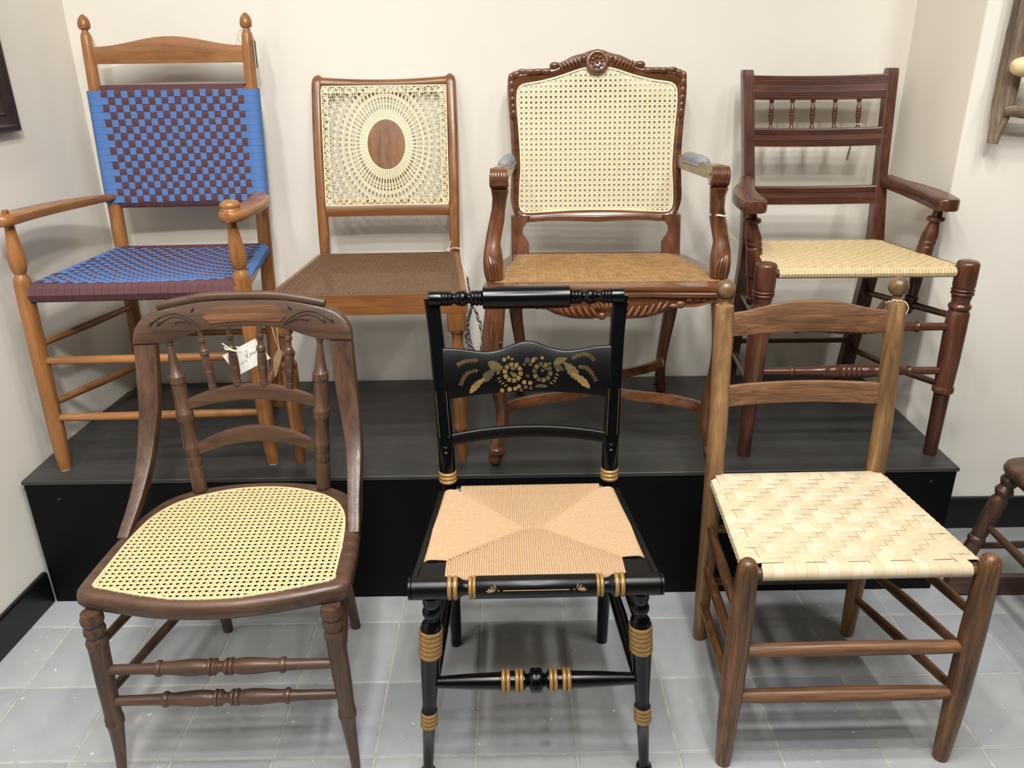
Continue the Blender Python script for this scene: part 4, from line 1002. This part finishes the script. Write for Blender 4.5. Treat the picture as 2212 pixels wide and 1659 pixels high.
for s in (-1, 1):
    pr = [(.0, .010), (.003, .0150), (.009, .0170), (.015, .0155), (.019, .0112), (.024, .0105), (.07, .0115), (.132, .0128), (.136, .0160), (.178, .0162), (.182, .0138), (.20, .0145), (.26, .0178), (.312, .0205), (.316, .0212), (.3835, .0212), (.3865, .0195), (.392, .0192), (.397, .0165), (.403, .0125), (.408, .0122), (.412, .0150), (.418, .0176), (.424, .0178), (.430, .0155), (.433, .0140), (.437, .0160), (.444, .0178), (.458, .0180)]
    lg = M().lathez(0, 0, pr, 24, lambda z: (s*flx(z), .004-.018*(.44-z)*.5)).build('front_leg', BLACK, F)
    fn = lambda z: (s*flx(z), .004-.018*(.44-z)*.5)
    for k in range(6):
        z = .3185+.0108*k; M().lathez(0, 0, beads((z, z+.0104, .0214, .0232)), 24, fn).build('gold_ring', GOLD, lg)
    for k in range(4):
        z = .1375+.0100*k; M().lathez(0, 0, beads((z, z+.0096, .0164-.0002*k, .0180)), 22, fn).build('gold_ring', GOLD, lg)
    for z0, z1 in ((.378, .360), (.250, .235)):
        M().tube([(s*.203, .008, z0), (s*.197, .2, (z0+z1)/2), (s*.188, fy(z1)+.014, z1)], [.0110, .0150, .0105], 12, sub=5).build('side_stretcher', BLACK, F)
hs = [(-.207, .0115), (-.19, .0118), (-.137, .0148), (-.073, .0172), (-.0715, .0190), (-.023, .0190), (-.021, .0145), (-.017, .0125), (-.0135, .0150), (-.012, .0215), (-.007, .0245), (-.002, .0245), (-.0005, .0225)]
hs = hs+[(-a, b) for a, b in hs[::-1]]
fs = M().lathe((-.207, 0, .2505), (.207, 0, .2495), [((a+.207)/.414, b) for a, b in hs], 24).build('front_stretcher', BLACK, F)
for s in (-1, 1):
    for x0, x1 in ((.0255, .0335), (.0342, .0422), (.0515, .0600), (.0607, .0692)):
        M().lathe((s*x0, 0, .25), (s*x1, 0, .25), [(t, .0195+.0045*sqrt(max(0, 1-(2*t-1)**2))) for t in lins(0, 1, 7)], 24).build('gold_ring', GOLD, fs)
M().tube([(-.188, .376, .26), (.188, .376, .26)], .011, 12).build('back_stretcher', BLACK, F)

# ------------------------------------------------------------------ chair G: ladder-back side chair with splint seat (front right)
G = thing('side_chair', 'worn brown two-slat side chair with ball finials and herringbone pale splint seat', 'chair', (.677, 1.246, 0), .5)
gyf = lambda z: interp(z, [0, .47, .92], [.392, .390, .447])
for s in (-1, 1):
    pr = [(0, .0158), (.012, .0168), (.10, .0195), (.25, .0214), (.60, .0214), (.84, .0212), (.876, .0208), (.8815, .0195), (.8830, .0150), (.8845, .0098), (.889, .0082), (.8935, .0088), (.8965, .0105)]
    bp = M().lathez(0, 0, pr, 22, lambda z: (s*.1925, gyf(z))).build('back_post', WG('z'), G)
    M().ball((s*.1925, gyf(.918), .9165), .0222, n=20, m=12).build('ball_finial', wood('olive_brown_wood', (88, 66, 42), (146, 114, 74), 'z', .34, .25, .25, .4), bp)
    pr = [(0, .0155), (.02, .0172), (.10, .0202), (.20, .0232), (.34, .0238), (.44, .0222), (.485, .0208), (.50, .0196), (.509, .0165), (.515, .0115), (.518, .005)]
    M().lathez(0, 0, pr, 22, lambda z: (s*interp(z, [0, .1, .5], [.2335, .2345, .2315]), 0)).build('front_post', WGf('z'), G)
gs1 = lambda x: interp(abs(x), [0, .03, .06, .09, .12, .145, .173], [.8875, .8865, .8835, .8780, .8715, .8670, .8645])
M().slat(lins(-.178, .178, 41), gs1, lambda x: .8155-.0045*(x/.17)**2, lambda x, z: gyf(z)-.006+.012*(1-(x/.175)**2), .009, .003).build('top_slat', WGs('x'), G, ang=45)
M().slat(lins(-.178, .178, 25), lambda x: .7015-.0035*(x/.17)**2, lambda x: .6505-.003*(x/.17)**2, lambda x, z: gyf(z)-.006+.012*(1-(x/.175)**2), .009, .003).build('lower_slat', WGs('x'), G, ang=45)
for z, r in ((.300, .0150), (.182, .0158)):
    M().tube([(-.232, 0, z), (-.17, 0, z), (0, 0, z), (.17, 0, z-.001), (.232, 0, z-.002)], [r*.72, r*.95, r, r*.95, r*.72], 14, sub=4).build('front_rung', WGs('x'), G)
for s in (-1, 1):
    for z0, z1 in ((.372, .338), (.282, .224), (.182, .117)):
        M().tube([(s*.232, 0, z0), (s*.213, .2, (z0+z1)/2), (s*.193, .39, z1)], [.0088, .0125, .0088], 12, sub=5).build('side_rung', WGf('y'), G)
    M().tube([(s*.224, .0, .474), (s*.193, .39, .470)], .0105, 12).build('seat_rail', WGf('y'), G)
for z in (.175, .33): M().tube([(-.1925, .39, z), (.1925, .39, z)], .0105, 12).build('back_rung', WGf('x'), G)
M().tube([(-.23, .010, .477), (.23, .010, .477)], .0115, 12).build('seat_rail', WGf('x'), G)
M().tube([(-.19, .388, .471), (.19, .388, .471)], .0105, 12).build('seat_rail', WGf('x'), G)
ghw = lambda y: .2255-.030*y/.39
gz = lambda x, y: .4915-.008*y/.39-.005*sin(pi*min(1, max(0, y/.385)))*(1-(x/.23)**2)
NCg, NRg = 19, 19
gxs = [-.196+.392*(i+.5)/NCg-.392/(2*NCg)*0 for i in range(NCg)]; gys = [.032+.0183*j for j in range(NRg)]
def lift(i, j): return 1 if (i-j) % 4 < 2 else -1
for i, x in enumerate(gxs):
    xo = x*1.03; ye = min(.384, (.2255-abs(x)-.010)/.030*.39) if abs(x) > .185 else .384
    pts = [(xo, .034, .4645), (xo, .012, .4635)]+[(xo, .011-.0152*sin(q), .4775-.0142*cos(q)) for q in lins(.35, pi-.12, 9)]
    jt = random.uniform(-.0006, .0006)
    for j in range(NRg):
        y = gys[j]
        if y > ye-.008: break
        o = -.0015*lift(i, j)
        for dy in (-.0055, .0055): pts.append((x+jt, y+dy, gz(x, y+dy)+o))
    pts += [(x, .389, .4825), (x, .4000, .476), (x, .4005, .467), (x, .392, .460)]
    M().ribbon(pts, (.01045, 0, 0), .0011).build('splint_strip', random.choice((SPLINT, SPLINT2)), G)
for j, y in enumerate(gys):
    h = ghw(y); zo = -.008*y/.39; e = [(-h+.012, y, .462+zo), (-h-.001, y, .463+zo), (-h-.0105, y, .4725+zo), (-h-.009, y, .484+zo), (-h+.003, y, .4905+zo)]; pts = list(e); jt = random.uniform(-.0006, .0006)
    for i, x in enumerate(gxs):
        o = .0015*lift(i, j)
        for dx in (-.006, .006): pts.append((x+dx, y+jt, gz(x+dx, y)+o))
    pts += [(-a, b, c) for a, b, c in e[::-1]]
    M().ribbon(pts, (0, .0086, 0), .0011).build('splint_strip', random.choice((SPLINT, SPLINT, SPLINT2)), G)

# ------------------------------------------------------------------ rocking chair cut by the right edge
H = thing('rocking_chair', 'dark brown rocking chair with caned seat, at the right edge of the view', 'chair', (1.50, 1.60, 0), 0)
def HP(x, y, z): return (x-1.50, y-1.60, z)
ho = [(1.272, 1.775), (1.285, 1.818), (1.325, 1.838), (1.45, 1.845), (1.62, 1.838), (1.72, 1.80), (1.735, 1.60), (1.72, 1.40), (1.62, 1.362), (1.45, 1.355), (1.325, 1.362), (1.285, 1.382), (1.272, 1.425), (1.266, 1.60)]
ho = round_poly([(a-1.5, b-1.6) for a, b in ho], 1); hi = [(a*.78, b*.78) for a, b in ho]
n = 90; a = ang_sample(ho, (0, 0), n); b = ang_sample(hi, (0, 0), n); rings = []
for i in range(n):
    o = V(a[i]); q = V(b[i]); d = (o-q).normalized(); ring = []
    for off, z in ((None, .412), (-.014, .412), (-.004, .407), (0, .397), (-.002, .386), (-.010, .378), (None, .376)):
        p = q if off is None else o+d*off; ring.append((p.x, p.y, z))
    rings.append(ring)
M().loft(rings, closed=True).build('seat_frame', WE('x'), H, ang=45)
cane(offset_poly(hi, .004), .0127, .0026, lambda u, v, h: (u, v, .4118+h)).build('cane_seat', CANE, H, kind='stuff')
hp = [(0, .0125), (.03, .0160), (.12, .0195), (.30, .0200), (.335, .0185), (.345, .0215), (.365, .0230), (.385, .0215), (.395, .0180), (.42, .0195), (.60, .0205), (.72, .0208), (.745, .0212), (.765, .0175), (.785, .0160), (.80, .0195), (.83, .0235), (.86, .0195), (.875, .0165), (.895, .0200), (.925, .0240), (.955, .0205), (.97, .0170), (1, .0170)]
for y in (1.80, 1.40):
    M().lathe(HP(1.222, y, .062), HP(1.312, y, .380), hp, 22).build('front_leg', WE('z'), H)
    M().lathe(HP(1.775, y, .062), HP(1.70, y, .380), hp, 20).build('back_leg', WE('z'), H)
    rr = []
    for i in range(33):
        x = 1.20+.80*i/32; z = .0+.16*(x-1.44)**2; h = .056; rr.append([HP(x, y-.014, z), HP(x, y+.014, z), HP(x, y+.014, z+h-.004), HP(x, y+.010, z+h), HP(x, y-.010, z+h), HP(x, y-.014, z+h-.004)])
    M().loft(rr).build('rocker', WE('x'), H)
    M().tube([HP(1.262, y, .155), HP(1.50, y, .160), HP(1.742, y, .165)], [.0085, .0115, .0085], 12, sub=4).build('side_stretcher', WE('x'), H)
    M().lathe(HP(1.70, y, .405), HP(1.80, y, 1.02), [(0, .017), (.3, .019), (.32, .023), (.34, .019), (.9, .016), (.93, .020), (.97, .018), (1, .004)], 18).build('back_post', WE('z'), H)
M().tube([HP(1.272, 1.40, .222), HP(1.272, 1.60, .222), HP(1.272, 1.80, .222)], [.0085, .0125, .0085], 12, sub=4).build('front_stretcher', WE('y'), H)
for z in (.62, .82, .98):
    xx = 1.70+.10*(z-.405)/.615; M().box(HP(xx-.006, 1.40, z-.035), HP(xx+.006, 1.80, z+.035)).build('back_slat', WE('y'), H)

# ------------------------------------------------------------------ things on the walls
fr = thing('picture_frame', 'dark wooden picture frame hanging on the left wall, cut by the left edge', 'picture frame', (lwx(1.875)+.001, 1.875, 1.2356), -3.02)
fy0, fy1, fz1 = -.29, .285, .46
def rail(y0, z0, y1, z1, nx, nz):
    wv = .048; rr = []
    for (y, z), k in (((y0, z0), 1), ((y1, z1), -1)):
        iy_ = y+(k*wv if nx == 0 else 0); ring = []
        for t, d in ((0, .002), (0, .020), (.12, .0245), (.30, .0245), (.42, .019), (.8, .015), (.9, .018), (1, .016), (1, .002)):
            yy = y + (k*wv*t if nx == 0 else nx*wv*t); zz = z + (nz*wv*t if nx == 0 else k*wv*t); ring.append((d, yy, zz))
        rr.append(ring)
    return M().loft(rr)
rail(fy0, 0, fy1, 0, 0, 1).build('frame_rail', PFRAME, fr, ang=30); rail(fy0, fz1, fy1, fz1, 0, -1).build('frame_rail', PFRAME, fr, ang=30)
rail(fy0, 0, fy0, fz1, 1, 0).build('frame_rail', PFRAME, fr, ang=30); rail(fy1, 0, fy1, fz1, -1, 0).build('frame_rail', PFRAME, fr, ang=30)
M().box((.003, fy0+.044, .044), (.006, fy1-.044, fz1-.044)).build('print', PRINT, fr)

ld = thing('ladder', 'weathered grey rustic ladder frame of round poles hanging on the right wall', 'ladder', (1.24, 2.10, 1.18), 0)
def LP(x, y, z): return (x-1.24, y-2.10, z-1.18)
def pole(pts, rs, nm, mat, seed, parent=ld, nn=16):
    P_, R_ = smooth([V(LP(*p)) for p in pts], rs, 6); m = M(); rings = []
    m.tube(P_, [r*(1+.05*mnoise.noise(V((i*.35, seed, 0)))) for i, r in enumerate(R_)], nn)
    m.v = [tuple(V(p)+V((mnoise.noise(V(p)*38+V((seed, 0, 0))), mnoise.noise(V(p)*38+V((0, seed, 5))), 0))*.0016) for p in m.v]
    return m.build(nm, mat, parent, ang=60)
pole([(1.2475, 2.1, 1.176), (1.2485, 2.099, 1.20), (1.2510, 2.098, 1.235), (1.2525, 2.098, 1.28), (1.2535, 2.098, 1.36), (1.2545, 2.098, 1.46), (1.2555, 2.098, 1.62), (1.257, 2.098, 2.05)], [.0125, .0150, .0215, .0262, .0272, .0275, .027, .026], 'pole', DRIFT, 1.3)
pole([(1.62, 2.1, 1.176), (1.62, 2.098, 1.235), (1.623, 2.098, 1.36), (1.626, 2.098, 1.62), (1.63, 2.098, 2.05)], [.013, .022, .027, .027, .026], 'pole', DRIFT, 4.1)
pole([(1.2450, 2.078, 1.2545), (1.27, 2.0755, 1.2555), (1.32, 2.075, 1.249), (1.45, 2.075, 1.245), (1.62, 2.085, 1.25)], [.0110, .0135, .0132, .013, .012], 'rung', DRIFTX, 2.2)
for z in (1.50, 1.75): pole([(1.255, 2.076, z), (1.40, 2.074, z+.004), (1.62, 2.08, z)], [.0125, .0135, .0125], 'rung', DRIFTX, z*3)
hn = thing('horn', 'smooth cream coloured blunt ended horn laid across the weathered ladder pole', 'horn', (1.40, 2.0455, 1.36), 0)
P_, R_ = smooth([V((-.1785, -.002, -.0015)), V((-.176, -.002, -.001)), V((-.168, -.002, 0)), V((-.150, -.003, .000)), V((-.11, -.004, -.004)), V((-.04, -.004, -.010)), V((.06, 0, -.012)), V((.18, .004, -.006)), V((.23, .01, .004))], [.004, .0125, .0190, .0232, .0250, .0255, .022, .014, .005], 5)
M().tube(P_, R_, 20).build('horn_body', BONE, hn, ang=60)

# ------------------------------------------------------------------ tags and strings
def flat_card(pts, fn, t=.0007): return M().plate(pts, fn, t)
t1 = thing('paper_tag', 'white handwritten card tag tied with pale string to a spindle of the walnut chair', 'tag', at(E, -.01, .425, .775), 1.2)
o = (-.01, .425, .775); c = [(-.0624, .7803), (.0159, .8196), (.0447, .7716), (-.0343, .7316)]
tagf = lambda u, v, h: (u-o[0], .452+h-o[1]+.02*(v-.775), v-o[2])
flat_card([c[0], c[3], c[2], c[1]], tagf).build('card', PAPER, t1, flat=True)
ink = M()
ex = V((.0783, .0393)).normalized(); eyv = V((-ex.y, ex.x)); o2 = V((-.006, .7755))
strokes = [[(0, 0), (.001, .0055)], [(-.0018, .0050), (.0036, .0062)], [(.0030, .0), (.0062, .0002)], [(.0115, .0052), (.0085, .0056), (.0088, .0034), (.0112, .0026), (.0108, .0004), (.0082, .0006)], [(.0172, .0054), (.0142, .0058), (.0145, .0036), (.0168, .0028), (.0164, .0006), (.0138, .0008)],
           [(.0195, .0050), (.0193, .0012), (.0212, .0006), (.0218, .0050)], [(.0262, .0050), (.0240, .0048), (.0236, .0016), (.0262, .0010)], [(.0290, .0086), (.0312, .0094), (.0318, .0060), (.0288, .0012), (.0330, .0008)], [(.0360, .0044), (.0382, .0050), (.0386, .0030), (.0364, .0006), (.0392, .0004)], [(-.0285, -.0012), (-.0283, -.0016)], [(-.009, -.0042), (-.0075, -.0062), (-.0092, -.0072)]]
for st in strokes:
    pts = [o2+ex*a+eyv*b for a, b in st]; ink.tube([V(tagf(p.x, p.y, -.0002)) for p in pts], .00042 if len(st) != 2 or st[0][0] > -.02 else .0012, 5, sub=3 if len(st) > 2 else 0)
ink.build('handwriting', INK, t1)
sm = M(); q = lambda x, y, z: (x-o[0], y-o[1], z-o[2])
sm.tube([q(-.0405, .402, .8275), q(-.030, .398, .8215), q(-.020, .3975, .8145), q(-.006, .402, .8085), q(.001, .420, .8035), q(-.006, .450, .796)], .0011, 7, sub=5)
sm.tube([q(-.036, .400, .8135), q(-.026, .3975, .8140), q(-.012, .3985, .8100), q(.000, .410, .806)], .0010, 7, sub=5)
sm.tube([q(-.020, .3975, .8145), q(-.040, .410, .814), q(-.041, .425, .811), q(-.026, .4335, .808), q(-.008, .430, .806), q(.001, .420, .8035)], .0010, 7, sub=5)
sm.build('string', plain('pale_yellow_string', (232, 226, 190), .8, .1, 200), t1)
t2 = thing('paper_tag', 'blank brown kraft tag hanging beside the left front leg of the sunburst cane chair', 'tag', (-.588, 1.868, .70), 0)
k = [(-.5862, .7206), (-.5800, .7250), (-.5752, .7200), (-.5758, .7068), (-.5942, .6577), (-.6001, .6478), (-.6006, .6757), (-.5977, .7022)]
flat_card([(a+.588, b-.70) for a, b in k], lambda u, v, h: (u, .004+h+.1*u, v)).build('card', KRAFT, t2, flat=True)
M().tube([(.0075, .0040, .022), (-.005, .012, .075), (-.0175, .030, .135), (-.005, .040, .150), (.004, .022, .120), (.0075, .0046, .022)], .0007, 6, sub=4).build('string', TWINE, t2)
t3 = thing('paper_tag', 'small grey-brown tag on thin string looped around the right finial of the tape-seat armchair', 'tag', at(A, .2205, .51, 1.09), 1.8)
o = (.2205, .51, 1.09); q = lambda x, y, z: (x-o[0], y-o[1], z-o[2])
M().loft([[q(0.2343, .520, 1.066), q(0.2368, .515, 1.066), q(0.2373, .5152, 1.066), q(0.2348, .5202, 1.066)], [q(0.2333, .524, 1.058), q(0.2428, .505, 1.058), q(0.2434, .5053, 1.058), q(0.2339, .5243, 1.058)], [q(0.2320, .524, .990), q(0.2413, .503, .988), q(0.2419, .5033, .988), q(0.2326, .5243, .990)]]).build('card', KRAFTG, t3, flat=True)
st = M()
st.tube([q(.2205+.0115*cos(a), .5115+.0115*sin(a), 1.0915-.004*sin(a*1.0)) for a in lins(0, 2*pi, 16)], .0008, 6)
st.tube([q(.214, .4985, 1.092), q(.222, .4965, 1.090), q(.2275, .502, 1.083), q(.2325, .512, 1.073), q(.2365, .5165, 1.062)], .0008, 6, sub=4)
st.tube([q(.213, .500, 1.0915), q(.199, .497, 1.083), q(.196, .497, 1.073), q(.1985, .4965, 1.068), q(.2035, .4955, 1.054)], .0008, 6, sub=4)
st.tube([q(.209, .5, 1.0885), q(.2045, .4985, 1.080), q(.1975, .497, 1.069), q(.1905, .4965, 1.053)], .0008, 6, sub=4)
st.build('string', TWINE, t3)
t4 = thing('paper_tag', 'small drab tag on white string tied around the right arm support of the carved armchair', 'tag', at(Cc, .2765, .098, .64), -1.5)
o = (.2765, .098, .64); q = lambda x, y, z: (x-o[0], y-o[1], z-o[2])
st = M()
for d in (0, .0022): st.tube([q(.2760+.0215*cos(a), .098+.0205*sin(a), .6395+d+.0035*cos(a*1.5)) for a in lins(0, 2*pi, 26)], .0011, 6)
st.tube([q(.2915, .083, .640), q(.298, .086, .636), q(.2985, .089, .630), q(.3005, .093, .622), q(.3030, .097, .613)], .0009, 6, sub=4); st.tube([q(.2915, .083, .641), q(.2985, .084, .638), q(.2970, .085, .632)], .0009, 6, sub=4)
st.build('string', WHITESTR, t4)
M().plate([(.2975, .622), (.3015, .618), (.3065, .606), (.3330, .5735), (.3165, .5795), (.302, .590)], lambda u, v, h: q(u, .100+h, v), .0007).build('card', plain('drab_card', (168, 160, 138), .8, .06, 60), t4, flat=True)
t5 = thing('paper_tag', 'thin tag seen edge-on below the middle rail of the five-spindle armchair, on a white thread', 'tag', at(D, .1185, .468, .82), -1.0)
o = (.1185, .468, .82); q = lambda x, y, z: (x-o[0], y-o[1], z-o[2])
st = M(); st.tube([q(.1185+.0062*cos(a), .4745+.0062*sin(a), .8195) for a in lins(0, 2*pi, 14)], .0010, 6); st.tube([q(.1125, .478, .8195), q(.108, .488, .812), q(.1095, .497, .79), q(.1145, .499, .772)], .0007, 6, sub=4); st.build('string', WHITESTR, t5)
M().loft([[q(x0, .490, z), q(x1, .508, z), q(x1+.0006, .508, z), q(x0+.0006, .490, z)] for x0, x1, z in ((.1140, .1160, .772), (.1122, .1152, .75), (.1090, .1105, .715))]).build('card', KRAFTG, t5, flat=True)
t6 = thing('paper_tag', 'dark brown tag on cream twine around the right ball finial of the splint-seat chair', 'tag', at(G, .1925, .443, .886), .5)
o = (.1925, .443, .886); q = lambda x, y, z: (x-o[0], y-o[1], z-o[2])
st = M()
for d, r in ((0, .0098), (.0018, .0098)): st.tube([q(.1925+r*cos(a), .443+r*sin(a), .8865+d) for a in lins(0, 2*pi, 16)], .0010, 6)
st.tube([q(.1925, .4335, .887), q(.203, .428, .8865), q(.2085, .4215, .8785), q(.2085, .4195, .870), q(.2055, .4185, .862)], .0011, 6, sub=4); st.tube([q(.186, .4355, .888), q(.176, .436, .8850), q(.1695, .445, .880)], .0010, 6, sub=4); st.build('string', TWINE, t6)
M().plate([(.1695, .884), (.161, .874), (.1545, .860), (.160, .852), (.172, .856), (.176, .872)], lambda u, v, h: q(u, .455+h, v), .0008).build('card', plain('brown_card', (92, 66, 46), .8, .1, 60), t6, flat=True)

nt_ = thing('net', 'torn black net hanging on cream twine from the corner of the brown cane seat', 'net', at(B, .20, .43, .475), .7)
o = (.20, .43, .475); q = lambda x, y, z: (x-o[0], y-o[1], z-o[2])
tw = M(); tw.tube([q(.118, .425, .4755), q(.160, .420, .4770), q(.176, .418, .4775), q(.186, .424, .4835), q(.196, .442, .482), q(.2155, .438, .479), q(.2185, .40, .4765), q(.2235, .30, .476), q(.2295, .24, .4745), q(.2385, .215, .466), q(.2420, .205, .452)], .0018, 7, sub=5)
tw.tube([q(.176, .418, .478), q(.183, .428, .492), q(.187, .436, .505)], .0012, 6, sub=3); tw.tube([q(.166, .418, .477), q(.176, .412, .484), q(.182, .410, .478)], .0012, 6, sub=3); tw.build('twine', TWINE, nt_)
nm = M(); random.seed(11)
def rope(pts, w0, w1, nth=5):
    P_, _ = smooth([V(p) for p in pts], [0]*len(pts), 6); k = len(P_)
    for h in range(nth):
        ph = random.uniform(0, 6.28); fr_ = random.uniform(.7, 1.4); tr = []
        for i, p in enumerate(P_):
            w_ = w0+(w1-w0)*i/(k-1); tr.append(V(q(*p))+V((cos(ph+i*fr_), sin(ph*1.7+i*fr_), .5*sin(ph+i*.9)))*w_)
        nm.tube(tr, .00075, 5)
rope([(.242, .205, .456), (.245, .20, .43), (.249, .20, .40), (.252, .20, .375)], .0022, .0030)
rope([(.252, .20, .376), (.246, .20, .352), (.2375, .20, .325), (.2360, .20, .30), (.2400, .20, .27), (.250, .20, .235)], .0030, .0095, 7)
rope([(.252, .20, .376), (.264, .20, .352), (.272, .20, .325), (.2795, .20, .295), (.2815, .20, .265), (.276, .20, .238)], .0026, .0075, 6)
nm.build('netting', NET, nt_, kind='stuff')
